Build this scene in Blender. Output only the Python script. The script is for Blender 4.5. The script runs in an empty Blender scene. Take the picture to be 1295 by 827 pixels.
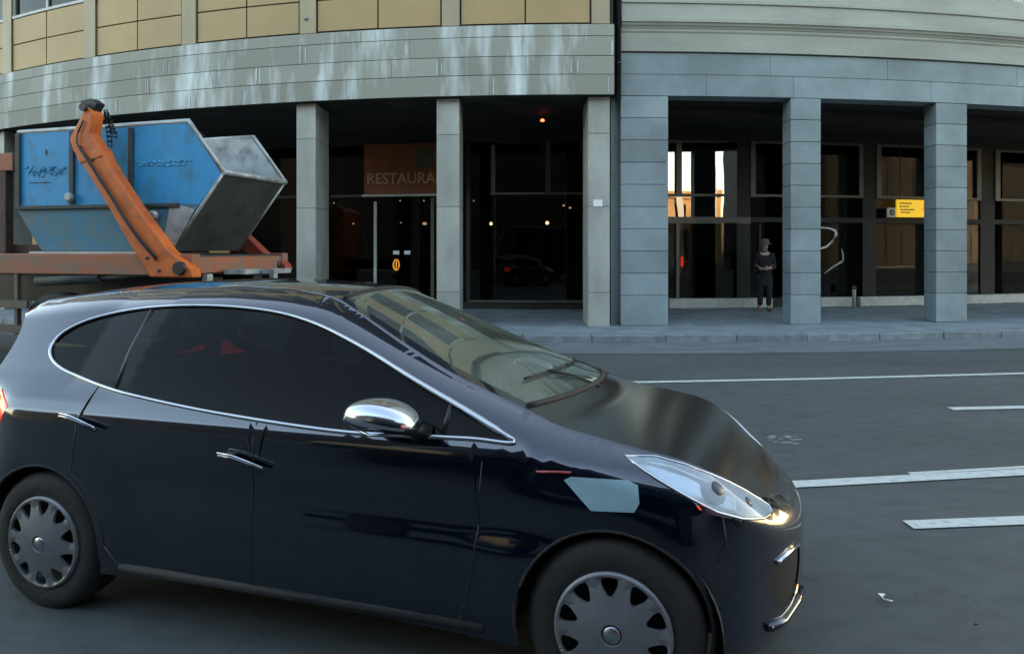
import bpy, bmesh, math, random
from mathutils import Vector, Matrix, geometry
random.seed(7)
R = math.radians
sc = bpy.context.scene
C = sc.collection
PI = math.pi

# ---------------------------------------------------------------- camera
CH = 1.56                                   # camera height above the road
FPX = 900.0                                 # focal length in pixels of the 1295 px wide photograph
cam = bpy.data.cameras.new('camera')
cam.sensor_width = 36.0
cam.lens = FPX / 1295 * 36
cam.shift_y = -98.5 / 1295
cam.clip_start = 0.05
cam.clip_end = 1500
camo = bpy.data.objects.new('camera', cam)
camo.location = (0, 0, CH)
camo.rotation_euler = (PI / 2, 0, 0)
C.objects.link(camo)
sc.camera = camo

# ---------------------------------------------------------------- light
SUN_EL, SUN_AZ = R(16), R(60)               # azimuth from +X towards +Y
world = bpy.data.worlds.new('World')
sc.world = world
world.use_nodes = True
wn = world.node_tree.nodes
bg = wn['Background']
sky = wn.new('ShaderNodeTexSky')
sky.sky_type = 'NISHITA'
sky.sun_disc = False
sky.sun_elevation = SUN_EL
sky.sun_rotation = PI / 2 - SUN_AZ
sky.air_density = 1.0
sky.dust_density = 1.2
sky.ozone_density = 0.35
bg.inputs[1].default_value = 0.15
world.node_tree.links.new(sky.outputs[0], bg.inputs[0])
sun = bpy.data.lights.new('sun', 'SUN')
sun.energy = 2.0
sun.angle = R(0.5)
sun.color = (1.0, 0.80, 0.58)
suno = bpy.data.objects.new('sun', sun)
C.objects.link(suno)
sd = Vector((math.cos(SUN_AZ) * math.cos(SUN_EL), math.sin(SUN_AZ) * math.cos(SUN_EL), math.sin(SUN_EL)))
suno.rotation_euler = sd.to_track_quat('Z', 'Y').to_euler()
suno.location = (0, 0, 40)
sc.view_settings.view_transform = 'Standard'
sc.view_settings.look = 'None'
sc.view_settings.gamma = 1.0
sc.view_settings.use_white_balance = True
sc.view_settings.white_balance_temperature = 7900
sc.view_settings.white_balance_tint = 9
sc.view_settings.exposure = 2.85
sc.cycles.max_bounces = 8
sc.cycles.transparent_max_bounces = 16
sc.cycles.use_denoising = True

# ---------------------------------------------------------------- materials
def new_mat(name):
    m = bpy.data.materials.new(name)
    m.use_nodes = True
    nt = m.node_tree
    return m, nt, nt.nodes['Principled BSDF'], nt.links

def mat(name, col, rough=0.6, metal=0.0, var=0.0, vscale=3.0, bump=0.0, bscale=40.0, spec=0.5,
        coat=0.0, emit=None, estr=0.0, stretch=(1, 1, 1), col2=None, attr=False, thr=None, vdetail=5, rvar=0.0):
    """col varies to col2 (or darker by var) through a noise; optional per-slab brightness from the attribute 'tone'"""
    m, nt, b, L = new_mat(name)
    N = nt.nodes
    b.inputs['Roughness'].default_value = rough
    b.inputs['Metallic'].default_value = metal
    b.inputs['Specular IOR Level'].default_value = spec
    b.inputs['Coat Weight'].default_value = coat
    b.inputs['Coat Roughness'].default_value = 0.045
    c = (*col, 1)
    b.inputs['Base Color'].default_value = c
    tc = N.new('ShaderNodeTexCoord')
    mp = N.new('ShaderNodeMapping')
    mp.inputs['Scale'].default_value = stretch
    L.new(tc.outputs['Object'], mp.inputs[0])
    out = None
    if var > 0 or col2:
        nz = N.new('ShaderNodeTexNoise')
        nz.inputs['Scale'].default_value = vscale
        nz.inputs['Detail'].default_value = vdetail
        nz.inputs['Roughness'].default_value = 0.6
        L.new(mp.outputs[0], nz.inputs[0])
        rp = N.new('ShaderNodeValToRGB')
        a, z = thr if thr else (0.35, 0.68)
        rp.color_ramp.elements[0].position = a
        rp.color_ramp.elements[1].position = z
        rp.color_ramp.elements[0].color = c
        rp.color_ramp.elements[1].color = (*(col2 if col2 else tuple(x * (1 - var) for x in col)), 1)
        L.new(nz.outputs[0], rp.inputs[0])
        out = rp.outputs[0]
        if rvar:
            mr = N.new('ShaderNodeMapRange')
            mr.inputs[3].default_value = rough - rvar
            mr.inputs[4].default_value = rough + rvar
            L.new(nz.outputs[0], mr.inputs[0])
            L.new(mr.outputs[0], b.inputs['Roughness'])
    if attr:
        at = N.new('ShaderNodeAttribute')
        at.attribute_name = 'tone'
        mx = N.new('ShaderNodeMix')
        mx.data_type = 'RGBA'
        mx.blend_type = 'MULTIPLY'
        mx.inputs[0].default_value = 1.0
        if out is not None:
            L.new(out, mx.inputs[6])
        else:
            mx.inputs[6].default_value = c
        L.new(at.outputs['Color'], mx.inputs[7])
        out = mx.outputs[2]
    if out is not None:
        L.new(out, b.inputs['Base Color'])
    if bump > 0:
        n2 = N.new('ShaderNodeTexNoise')
        n2.inputs['Scale'].default_value = bscale
        n2.inputs['Detail'].default_value = 6
        L.new(tc.outputs['Object'], n2.inputs[0])
        bp = N.new('ShaderNodeBump')
        bp.inputs['Strength'].default_value = bump
        bp.inputs['Distance'].default_value = 0.02
        L.new(n2.outputs[0], bp.inputs['Height'])
        L.new(bp.outputs[0], b.inputs['Normal'])
    if emit:
        b.inputs['Emission Color'].default_value = (*emit, 1)
        b.inputs['Emission Strength'].default_value = estr
    return m

def glass(name, tint, ior=1.5, gcol=(1, 1, 1), rough=0.0, wav=0.0):
    m, nt, b, L = new_mat(name)
    N = nt.nodes
    N.remove(b)
    o = N['Material Output']
    tr = N.new('ShaderNodeBsdfTransparent')
    tr.inputs[0].default_value = (*tint, 1)
    gl = N.new('ShaderNodeBsdfGlossy')
    gl.inputs[0].default_value = (*gcol, 1)
    gl.inputs['Roughness'].default_value = rough
    fr = N.new('ShaderNodeFresnel')
    fr.inputs[0].default_value = ior
    mx = N.new('ShaderNodeMixShader')
    L.new(fr.outputs[0], mx.inputs[0])
    L.new(tr.outputs[0], mx.inputs[1])
    L.new(gl.outputs[0], mx.inputs[2])
    L.new(mx.outputs[0], o.inputs[0])
    if wav:
        tc = N.new('ShaderNodeTexCoord')
        n2 = N.new('ShaderNodeTexNoise')
        n2.inputs['Scale'].default_value = 0.9
        n2.inputs['Detail'].default_value = 1
        L.new(tc.outputs['Object'], n2.inputs[0])
        bp = N.new('ShaderNodeBump')
        bp.inputs['Strength'].default_value = wav
        bp.inputs['Distance'].default_value = 0.02
        L.new(n2.outputs[0], bp.inputs['Height'])
        L.new(bp.outputs[0], gl.inputs['Normal'])
    return m

def dust_sheen(m, fac, col):  # patchy film: dust on the windscreen, painted brightness on the lamp lens
    nt = m.node_tree; L = nt.links; o = nt.nodes['Material Output']
    src = o.inputs[0].links[0].from_socket
    d = nt.nodes.new('ShaderNodeBsdfDiffuse'); d.inputs[0].default_value = (*col, 1)
    tc = nt.nodes.new('ShaderNodeTexCoord'); n = nt.nodes.new('ShaderNodeTexNoise'); n.inputs['Scale'].default_value = 3.5; n.inputs['Detail'].default_value = 6
    L.new(tc.outputs['Object'], n.inputs[0])
    mr = nt.nodes.new('ShaderNodeMapRange'); mr.inputs[1].default_value = .3; mr.inputs[2].default_value = .7; mr.inputs[3].default_value = fac * .5; mr.inputs[4].default_value = fac * 1.5
    L.new(n.outputs[0], mr.inputs[0])
    mx = nt.nodes.new('ShaderNodeMixShader'); L.new(mr.outputs[0], mx.inputs[0]); L.new(src, mx.inputs[1]); L.new(d.outputs[0], mx.inputs[2]); L.new(mx.outputs[0], o.inputs[0])

def asphalt():
    m, nt, b, L = new_mat('asphalt')
    N = nt.nodes
    tc = N.new('ShaderNodeTexCoord')
    def noise(s, d, st=(1, 1, 1)):
        mp = N.new('ShaderNodeMapping'); mp.inputs['Scale'].default_value = st
        L.new(tc.outputs['Object'], mp.inputs[0])
        n = N.new('ShaderNodeTexNoise'); n.inputs['Scale'].default_value = s; n.inputs['Detail'].default_value = d
        L.new(mp.outputs[0], n.inputs[0])
        return n
    big = noise(0.55, 4, (0.35, 1.2, 1))
    fine = noise(260, 3)
    mid = noise(9, 5, (0.5, 1.0, 1))
    r1 = N.new('ShaderNodeValToRGB')
    r1.color_ramp.elements[0].position = 0.3; r1.color_ramp.elements[1].position = 0.7
    r1.color_ramp.elements[0].color = (0.058, 0.068, 0.070, 1)
    r1.color_ramp.elements[1].color = (0.084, 0.096, 0.097, 1)
    L.new(big.outputs[0], r1.inputs[0])
    r2 = N.new('ShaderNodeValToRGB')
    r2.color_ramp.elements[0].position = 0.38; r2.color_ramp.elements[1].position = 0.62
    r2.color_ramp.elements[0].color = (0.6, 0.6, 0.6, 1)
    r2.color_ramp.elements[1].color = (1.3, 1.3, 1.3, 1)
    L.new(fine.outputs[0], r2.inputs[0])
    r3 = N.new('ShaderNodeValToRGB')
    r3.color_ramp.elements[0].position = 0.3; r3.color_ramp.elements[1].position = 0.6
    r3.color_ramp.elements[0].color = (0.82, 0.82, 0.82, 1)
    r3.color_ramp.elements[1].color = (1.05, 1.05, 1.05, 1)
    L.new(mid.outputs[0], r3.inputs[0])
    def mul(a, c):
        mx = N.new('ShaderNodeMix'); mx.data_type = 'RGBA'; mx.blend_type = 'MULTIPLY'; mx.inputs[0].default_value = 1
        L.new(a, mx.inputs[6]); L.new(c, mx.inputs[7]); return mx.outputs[2]
    vo = N.new('ShaderNodeTexVoronoi'); vo.feature = 'DISTANCE_TO_EDGE'; vo.inputs['Scale'].default_value = .42
    wn_ = noise(2.2, 6); ad = N.new('ShaderNodeVectorMath'); ad.operation = 'ADD'
    L.new(tc.outputs['Object'], ad.inputs[0]); L.new(wn_.outputs['Color'], ad.inputs[1]); L.new(ad.outputs[0], vo.inputs['Vector'])
    r4 = N.new('ShaderNodeValToRGB'); r4.color_ramp.elements[0].position = 0.0; r4.color_ramp.elements[1].position = 0.006
    r4.color_ramp.elements[0].color = (.74, .74, .74, 1); r4.color_ramp.elements[1].color = (1, 1, 1, 1)
    L.new(vo.outputs[0], r4.inputs[0])
    st = noise(1.3, 3, (.5, 1, 1)); r5 = N.new('ShaderNodeValToRGB'); r5.color_ramp.elements[0].position = .60; r5.color_ramp.elements[1].position = .72
    r5.color_ramp.elements[0].color = (1, 1, 1, 1); r5.color_ramp.elements[1].color = (.74, .74, .74, 1)
    L.new(st.outputs[0], r5.inputs[0])
    L.new(mul(mul(mul(mul(r1.outputs[0], r2.outputs[0]), r3.outputs[0]), r4.outputs[0]), r5.outputs[0]), b.inputs['Base Color'])
    b.inputs['Roughness'].default_value = 0.75
    b.inputs['Specular IOR Level'].default_value = 0.35
    bp = N.new('ShaderNodeBump'); bp.inputs['Strength'].default_value = 0.5; bp.inputs['Distance'].default_value = 0.004
    L.new(fine.outputs[0], bp.inputs['Height']); L.new(bp.outputs[0], b.inputs['Normal'])
    return m

M = {}
M['asphalt'] = asphalt()
M['gutter'] = mat('gutter_concrete', (0.135, 0.165, 0.175), 0.8, var=0.35, vscale=2.5, bump=0.3, bscale=90, stretch=(.6, 1.5, 1))
M['kerb'] = mat('kerb_granite', (0.22, 0.265, 0.275), 0.75, var=0.4, vscale=6, bump=0.4, bscale=60, attr=True)
M['pave'] = mat('pavement_slabs', (0.20, 0.25, 0.27), 0.75, var=0.35, vscale=1.6, bump=0.25, bscale=60, attr=True)
M['line'] = mat('road_paint', (0.52, 0.56, 0.53), 0.6, col2=(0.24, 0.26, 0.255), vscale=16, thr=(0.50, 0.78), bump=0.3, bscale=120, vdetail=9)
M['tan'] = mat('tan_cladding', (0.40, 0.265, 0.112), 0.55, var=0.16, vscale=0.7, bump=0.05, bscale=12, attr=True)
M['tan_strip'] = mat('tan_strip_paint', (0.36, 0.29, 0.175), 0.55, var=0.22, vscale=1.2, stretch=(1, 1, .4))
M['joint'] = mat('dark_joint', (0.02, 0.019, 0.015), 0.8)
M['band'] = mat('fascia_stone', (0.30, 0.30, 0.25), 0.9, col2=(0.70, 0.76, 0.74), vscale=2.0, stretch=(1.0, 1.0, 0.17), thr=(0.50, 0.74), bump=0.35, bscale=25, attr=True, vdetail=6, spec=.2)
M['efflor'] = mat('lime_bloom', (0.60, 0.66, 0.64), 0.8, var=0.4, vscale=9, stretch=(1, 1, .3))
M['pillar'] = mat('pillar_stone', (0.40, 0.405, 0.355), 0.65, var=0.30, vscale=1.8, bump=0.25, bscale=30, stretch=(1, 1, .45), attr=True)
M['blue_stone'] = mat('blue_grey_stone', (0.24, 0.297, 0.305), 0.65, var=0.32, vscale=1.1, bump=0.25, bscale=50, attr=True)
M['cream'] = mat('cream_render', (0.345, 0.345, 0.29), 0.7, var=0.22, vscale=1.2, bump=0.15, bscale=40, stretch=(.5, .5, 1.6), attr=True)
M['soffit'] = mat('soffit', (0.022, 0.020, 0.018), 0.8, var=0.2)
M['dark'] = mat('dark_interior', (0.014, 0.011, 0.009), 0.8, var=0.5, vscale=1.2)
M['dark_wood'] = mat('dark_wood_frame', (0.014, 0.011, 0.009), 0.7, var=0.35, vscale=5, stretch=(1, 1, .2))
M['frame'] = mat('bronze_frame', (0.12, 0.108, 0.09), 0.45, 0.3, var=0.3, vscale=4)
M['frame_dark'] = mat('dark_bronze_frame', (0.03, 0.027, 0.024), 0.45, 0.3, var=0.3)
M['frame_light'] = mat('pale_metal_trim', (0.42, 0.42, 0.39), 0.45, var=0.25, vscale=3)
M['pane'] = glass('shop_pane_glass', (0.55, 0.52, 0.48), 1.32, wav=0.10)
M['pane_mirror'] = glass('mirrored_pane_glass', (0.2, 0.2, 0.2), 2.9, wav=0.12)
M['pane_up'] = glass('upper_pane_glass', (0.3, 0.32, 0.33), 2.7, wav=0.05)
M['pane_clear'] = glass('clear_office_glass', (.95, .95, .95), 1.5)
M['blind'] = mat('added_white_blind', (.8, .82, .8), .7)
M['white_trim'] = mat('white_plinth', (0.52, 0.51, 0.47), 0.6, var=0.3, vscale=5)
M['orange'] = mat('orange_truck_paint', (0.62, 0.13, 0.022), 0.45, col2=(0.40, 0.085, 0.025), vscale=5, thr=(.45, .72), bump=0.1, bscale=20, spec=.4)
M['orange_pale'] = mat('faded_orange_rail', (0.34, 0.10, 0.045), 0.6, col2=(0.20, 0.12, 0.085), vscale=3.5, thr=(.42, .62), stretch=(.6, 1, 1.5))
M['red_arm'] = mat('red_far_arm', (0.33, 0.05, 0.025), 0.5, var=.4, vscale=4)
M['skip'] = mat('skip_blue_paint', (0.006, 0.26, 0.50), 0.5, col2=(0.03, 0.13, 0.17), vscale=3.2, thr=(.50, .74), bump=0.35, bscale=3, spec=.4, stretch=(1, 1, .7))
M['skip_low'] = mat('skip_worn_blue', (0.02, 0.15, 0.23), 0.6, col2=(0.10, 0.13, 0.11), vscale=3.5, thr=(.42, .7), bump=0.4, bscale=4)
M['steel'] = mat('bare_steel', (0.40, 0.42, 0.41), 0.45, 0.35, col2=(0.15, 0.16, 0.16), vscale=4.5, thr=(.42, .72), bump=0.4, bscale=6, rvar=.15)
M['steel_dark'] = mat('rusty_dark_steel', (0.045, 0.055, 0.053), 0.65, 0.0, col2=(0.022, 0.024, 0.022), vscale=3, thr=(.4, .7), bump=0.4, bscale=5)
M['rust'] = mat('rusty_rib', (0.10, 0.055, 0.035), 0.7, var=.5, vscale=6)
M['chalk'] = mat('light_blue_marks', (0.06, 0.34, 0.52), 0.7)
M['black'] = mat('black_plastic', (0.012, 0.012, 0.013), 0.45, var=.3)
M['rubber'] = mat('tyre_rubber', (0.018, 0.018, 0.018), 0.75, var=.3, vscale=20, bump=.2)
M['paint'] = mat('black_blue_car_paint', (0.0002, 0.0078, 0.024), 0.22, 0.75, spec=.0, coat=1.0, bump=0.0)
M['paint'].node_tree.nodes['Principled BSDF'].inputs['Coat IOR'].default_value = 1.9
M['car_glass'] = glass('tinted_side_glass', (0.13, 0.16, 0.15), 1.22)
M['screen'] = glass('windscreen_glass', (0.55, 0.66, 0.60), 2.7, gcol=(.93, 1, .95))
M['paint_dull'] = mat('dull_bonnet_paint', (0.012, 0.013, 0.013), 0.55, coat=1.0, spec=.1)  # separate greyer, rougher paint for the bonnet alone
M['paint_dull'].node_tree.nodes['Principled BSDF'].inputs['Coat Roughness'].default_value = .2
dust_sheen(M['screen'], .11, (.42, .48, .40))
M['chrome'] = mat('chrome_trim', (0.62, 0.64, 0.66), 0.12, 1.0)
M['satin'] = mat('satin_chrome', (0.50, 0.54, 0.58), 0.28, 1.0)
M['mirror_cap'] = mat('chrome_mirror_cap', (0.62, 0.66, 0.72), 0.16, 1.0)
M['cap_silver'] = mat('hubcap_silver', (0.22, 0.235, 0.25), 0.42, 0.5, var=.3, vscale=7)
M['lamp_refl'] = mat('lamp_reflector', (0.72, 0.83, 0.93), 0.32, 1.0, bump=0.25, bscale=10)
M['lamp_dark'] = mat('lamp_dark_housing', (0.03, 0.04, 0.05), 0.3)
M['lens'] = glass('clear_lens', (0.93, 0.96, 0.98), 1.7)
dust_sheen(M['lens'], .34, (.66, .82, .92))  # pale blue mixed in as painted brightness of the headlamp
M['red_lens'] = mat('red_lens', (0.5, 0.01, 0.01), 0.2, emit=(1, .05, .03), estr=.25, coat=1)
M['wing_glint'] = mat('painted_red_glint', (0.35, 0.02, 0.02), 0.25, coat=1)  # plain red standing in for a reflection on the wing
M['sticker'] = mat('pale_blue_patch', (0.28, 0.46, 0.52), 0.35, var=.25, vscale=6, coat=.6)  # plain pale blue area on the near front wing
M['van_lamp'] = mat('lit_tail_lamp', (0.5, 0.01, 0.01), 0.2, emit=(1, .05, .03), estr=3)
M['seat'] = mat('seat_fabric', (0.028, 0.03, 0.032), 0.9)
M['dash'] = mat('dashboard', (0.10, 0.11, 0.09), 0.7)
M['skin'] = mat('skin', (0.42, 0.27, 0.20), 0.55)
M['coat'] = mat('dark_coat', (0.012, 0.010, 0.011), 0.9)
M['navy'] = mat('navy_trousers', (0.009, 0.010, 0.017), 0.9)
M['hat'] = mat('grey_hat', (0.10, 0.095, 0.09), 0.9)
M['boot'] = mat('brown_boots', (0.07, 0.022, 0.018), 0.6)
M['sign_red'] = mat('sign_dark_red', (0.20, 0.05, 0.014), 0.5, var=.35, vscale=2)
M['sign_green'] = mat('sign_olive_panel', (0.035, 0.04, 0.018), 0.5)
M['sign_text'] = mat('sign_letter_paint', (0.42, 0.26, 0.15), 0.6)
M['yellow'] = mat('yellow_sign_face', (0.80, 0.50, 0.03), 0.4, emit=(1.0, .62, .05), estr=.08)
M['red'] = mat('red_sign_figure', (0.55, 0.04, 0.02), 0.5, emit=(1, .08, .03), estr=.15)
M['white'] = mat('white_enamel', (0.75, 0.76, 0.74), 0.4)
M['ink'] = mat('dark_lettering', (0.10, 0.07, 0.02), 0.5)
M['bulb'] = mat('warm_bulb', (0.9, 0.8, 0.6), 0.5, emit=(1, .82, .6), estr=.7)
M['bulb_dim'] = mat('dim_bulb', (0.9, 0.8, 0.6), 0.5, emit=(1, .85, .7), estr=0.16)
M['red_bulb'] = mat('red_bulb', (0.9, 0.1, 0.05), 0.5, emit=(1, .12, .06), estr=.9)
M['amber'] = mat('amber_lamp', (0.9, 0.4, 0.05), 0.5, emit=(1, .45, .08), estr=.06)
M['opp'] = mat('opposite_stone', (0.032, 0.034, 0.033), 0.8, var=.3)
M['opp_dark'] = mat('opposite_dark', (0.025, 0.024, 0.024), 0.7)
M['opp_warm'] = mat('sunlit_ochre_render', (0.55, 0.33, 0.15), 0.8, var=.3, vscale=.5)
M['opp_white'] = mat('opposite_white_band', (0.55, 0.52, 0.46), 0.8)

# ---------------------------------------------------------------- helpers
def link(o, parent=None):
    C.objects.link(o)
    if parent: o.parent = parent
    return o

def tag(o, label=None, cat=None, group=None, kind=None):
    if label: o['label'] = label
    if cat: o['category'] = cat
    if group: o['group'] = group
    if kind: o['kind'] = kind
    return o

def empty(name, loc=(0, 0, 0), rz=0):
    o = bpy.data.objects.new(name, None)
    o.empty_display_size = .2
    o.location = loc
    o.rotation_euler = (0, 0, rz)
    return link(o)

def obj(name, bm, m, parent=None, smooth=False, bevel=0.0, loc=None):
    me = bpy.data.meshes.new(name)
    bm.to_mesh(me)
    bm.free()
    for x in (m if isinstance(m, (list, tuple)) else [m]):
        me.materials.append(x)
    if smooth:
        for p in me.polygons: p.use_smooth = True
    o = bpy.data.objects.new(name, me)
    if loc: o.location = loc
    link(o, parent)
    if bevel:
        b = o.modifiers.new('b', 'BEVEL'); b.width = bevel; b.segments = 2; b.limit_method = 'ANGLE'
    return o

def BM():
    bm = bmesh.new()
    bm.loops.layers.float_color.new('tone')
    return bm

def settone(bm, faces, t):
    l = bm.loops.layers.float_color.get('tone')
    if l is None: return
    for f in faces:
        for lp in f.loops: lp[l] = (t, t, t, 1)

def hexa(bm, c, mi=0, t=1.0):
    v = [bm.verts.new(p) for p in c]
    fs = []
    for q in ((0, 3, 2, 1), (4, 5, 6, 7), (0, 1, 5, 4), (1, 2, 6, 5), (2, 3, 7, 6), (3, 0, 4, 7)):
        f = bm.faces.new([v[i] for i in q]); f.material_index = mi; fs.append(f)
    settone(bm, fs, t)
    return fs

def box(bm, x0, x1, y0, y1, z0, z1, mi=0, t=1.0):
    return hexa(bm, [(x0, y0, z0), (x1, y0, z0), (x1, y1, z0), (x0, y1, z0), (x0, y0, z1), (x1, y0, z1), (x1, y1, z1), (x0, y1, z1)], mi, t)

def tube(bm, pts, r, n=8, closed=False, mi=0, t=1.0, rads=None):
    pts = [Vector(p) for p in pts]
    rings = []
    K = len(pts)
    for i, p in enumerate(pts):
        a = pts[(i - 1) % K] if (closed or i > 0) else p
        b = pts[(i + 1) % K] if (closed or i < K - 1) else p
        d = (b - a).normalized()
        up = Vector((0, 0, 1)) if abs(d.z) < .95 else Vector((1, 0, 0))
        x = d.cross(up).normalized(); y = x.cross(d)
        rr = rads[i] if rads else r
        rings.append([bm.verts.new(p + (x * math.cos(2 * PI * k / n) + y * math.sin(2 * PI * k / n)) * rr) for k in range(n)])
    fs = []
    for i in range(K if closed else K - 1):
        A, B = rings[i], rings[(i + 1) % K]
        for k in range(n):
            f = bm.faces.new((A[k], A[(k + 1) % n], B[(k + 1) % n], B[k])); f.material_index = mi; f.smooth = True; fs.append(f)
    if not closed:
        fs.append(bm.faces.new(rings[0][::-1])); fs.append(bm.faces.new(rings[-1]))
        fs[-1].material_index = fs[-2].material_index = mi
    settone(bm, fs, t)

def lathe(bm, prof, axis='y', c=(0, 0, 0), n=32, mi=0, cap=True):
    """prof: (along axis, radius)"""
    rings = []
    for a, r in prof:
        ring = []
        for k in range(n):
            th = 2 * PI * k / n
            u, v = r * math.cos(th), r * math.sin(th)
            p = (u, a, v) if axis == 'y' else ((u, v, a) if axis == 'z' else (a, u, v))
            ring.append(bm.verts.new((p[0] + c[0], p[1] + c[1], p[2] + c[2])))
        rings.append(ring)
    for A, B in zip(rings, rings[1:]):
        for k in range(n):
            f = bm.faces.new((A[k], A[(k + 1) % n], B[(k + 1) % n], B[k])); f.material_index = mi; f.smooth = True
    if cap:
        for r in (rings[0][::-1], rings[-1]):
            f = bm.faces.new(r); f.material_index = mi
    bmesh.ops.recalc_face_normals(bm, faces=bm.faces)

def prism(bm, poly, y0, y1, mi=0, t=1.0):
    """poly in (x, z) extruded from y0 to y1"""
    a = [bm.verts.new((x, y0, z)) for x, z in poly]
    b = [bm.verts.new((x, y1, z)) for x, z in poly]
    fs = [bm.faces.new(a), bm.faces.new(b[::-1])]
    n = len(poly)
    for i in range(n):
        fs.append(bm.faces.new((a[i], b[i], b[(i + 1) % n], a[(i + 1) % n])))
    for f in fs: f.material_index = mi
    settone(bm, fs, t)
    bmesh.ops.recalc_face_normals(bm, faces=fs)
    return fs

def cr(pts, per=6, closed=False):
    """Catmull-Rom"""
    P_ = [Vector(p) for p in pts]; n = len(P_); out = []
    for i in range(n if closed else n - 1):
        g_ = lambda k: P_[k % n] if closed else P_[max(0, min(n - 1, k))]
        p0, p1, p2, p3 = g_(i - 1), g_(i), g_(i + 1), g_(i + 2)
        for j in range(per):
            t = j / per
            out.append(tuple(.5 * ((2 * p1) + (-p0 + p2) * t + (2 * p0 - 5 * p1 + 4 * p2 - p3) * t * t + (-p0 + 3 * p1 - 3 * p2 + p3) * t ** 3)))
    if not closed: out.append(tuple(P_[-1]))
    return out

# the street bends gently: everything along it follows this curve
def g(x):
    d = x - 1.5
    if d < 0:
        d = -d
        return .0205 * d * d if d < 15.5 else .0205 * 15.5 ** 2 + .6355 * (d - 15.5)
    return .0135 * d * d if d < 11 else .0135 * 121 + .297 * (d - 11)

def gx(px, base):
    """street coordinate X at which a line of sight through column px meets the frontage offset base"""
    x = 0.
    for _ in range(60):
        x = (px - 647.5) / FPX * (base + g(x))
    return x

def bent(bm, x0, x1, y0, y1, z0, z1, mi=0, t=1.0, step=.7):
    n = max(1, int(math.ceil((x1 - x0) / step)))
    cols = []
    for i in range(n + 1):
        x = x0 + (x1 - x0) * i / n; k = g(x)
        cols.append([bm.verts.new(p) for p in ((x, y0 + k, z0), (x, y1 + k, z0), (x, y1 + k, z1), (x, y0 + k, z1))])
    fs = []
    for A, B in zip(cols, cols[1:]):
        for j in range(4):
            fs.append(bm.faces.new((A[j], A[(j + 1) % 4], B[(j + 1) % 4], B[j])))
    fs.append(bm.faces.new(cols[0][::-1])); fs.append(bm.faces.new(cols[-1]))
    for f in fs: f.material_index = mi
    settone(bm, fs, t)
    bmesh.ops.recalc_face_normals(bm, faces=fs)

def sheet(bm, xs, yf0, yf1, z, t=1.0):
    fs = []
    prev = None
    for x in xs:
        cur = (bm.verts.new((x, yf0(x), z)), bm.verts.new((x, yf1(x), z)))
        if prev: fs.append(bm.faces.new((prev[0], cur[0], cur[1], prev[1])))
        prev = cur
    settone(bm, fs, t)

def frange(a, b, s):
    n = max(1, int(round((b - a) / s)))
    return [a + (b - a) * i / n for i in range(n + 1)]

# ---------------------------------------------------------------- ground, road, pavement
bm = BM(); box(bm, -300, 300, -300, 300, -.5, -.006)
tag(obj('ground', bm, M['asphalt']), kind='structure')
bm = BM(); sheet(bm, frange(-45, 45, 1), lambda x: -9.5, lambda x: 10.6 + g(x), 0)
tag(obj('road', bm, M['asphalt']), kind='structure')
bm = BM(); sheet(bm, frange(-45, 45, 1), lambda x: 10.6 + g(x), lambda x: 11.86 + g(x), .004)
tag(obj('gutter_strip', bm, M['gutter']), kind='structure')
bm = BM()
x = -30.
while x < 30:
    w = random.uniform(1.12, 1.32)
    bent(bm, x + .006, x + w - .006, 11.85 + random.uniform(-.006, .006), 12.13, -.05, .12 + random.uniform(-.004, .004), t=random.uniform(.85, 1.1))
    x += w
tag(obj('kerb', bm, M['kerb'], bevel=.012), kind='structure')
bm = BM()
bent(bm, -30, 30, 11.87, 12.11, -.05, .108, t=.25, step=1)
for r in range(18):
    y = 12.135 + r * .6
    x = -28 + (r % 2) * .3
    while x < 30:
        w = .9
        bent(bm, x + .003, x + w - .003, y, y + .594, .05, .12 + random.uniform(-.0015, .0015), t=random.uniform(.9, 1.08), step=1)
        x += w
    bent(bm, -29, 30, y, y + .6, .02, .116, t=.35, step=1)
tag(obj('pavement', bm, M['pave']), kind='structure')
# opposite pavement
bm = BM(); box(bm, -60, 60, -12.2, -9.5, -.05, .12)
tag(obj('pavement', bm, M['pave']), kind='structure')

def line(pts, w, z=.008):
    bm = BM()
    sheet(bm, frange(pts[0][0], pts[-1][0], .4), lambda x: interp(pts, x) - w / 2, lambda x: interp(pts, x) + w / 2, z)
    return tag(obj('lane_marking', bm, M['line']), kind='structure')

def interp(tab, x):
    if x <= tab[0][0]: return tab[0][1]
    for a, b in zip(tab, tab[1:]):
        if x <= b[0]: return a[1] + (b[1] - a[1]) * (x - a[0]) / (b[0] - a[0])
    return tab[-1][1]

line([(-16, 10.8), (-6, 8.9), (-2, 8.35), (1.4, 8.3), (3.6, 8.52), (6.4, 8.9), (20, 11.4)], .11)
line([(4.27, 6.93), (7.4, 7.22)], .12)
line([(10.5, 7.7), (13.5, 8.2)], .12)
line([(-12, 5.9), (-3, 4.55), (0, 4.52), (1.84, 4.70), (3.58, 4.965), (12, 6.5)], .13)
line([(2.75, 4.93), (3.65, 5.075), (12, 6.75)], .045)
line([(2.235, 4.015), (5.2, 4.30)], .12)
line([(8.2, 4.7), (11.2, 5.2)], .12)

# ---------------------------------------------------------------- left building (tan cladding over a stone fascia)
LB = empty('office_building', (-5, 13.5, 0))
tag(LB, 'tan-panelled building with pale stone fascia over square pillars', 'building')
def lb(name, bm, m, **k):
    o = obj(name, bm, m, **k); o.parent = LB; o.location = (5, -13.5, 0); return o
LX0, LX1 = -22.0, gx(777, 13.0)
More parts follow.
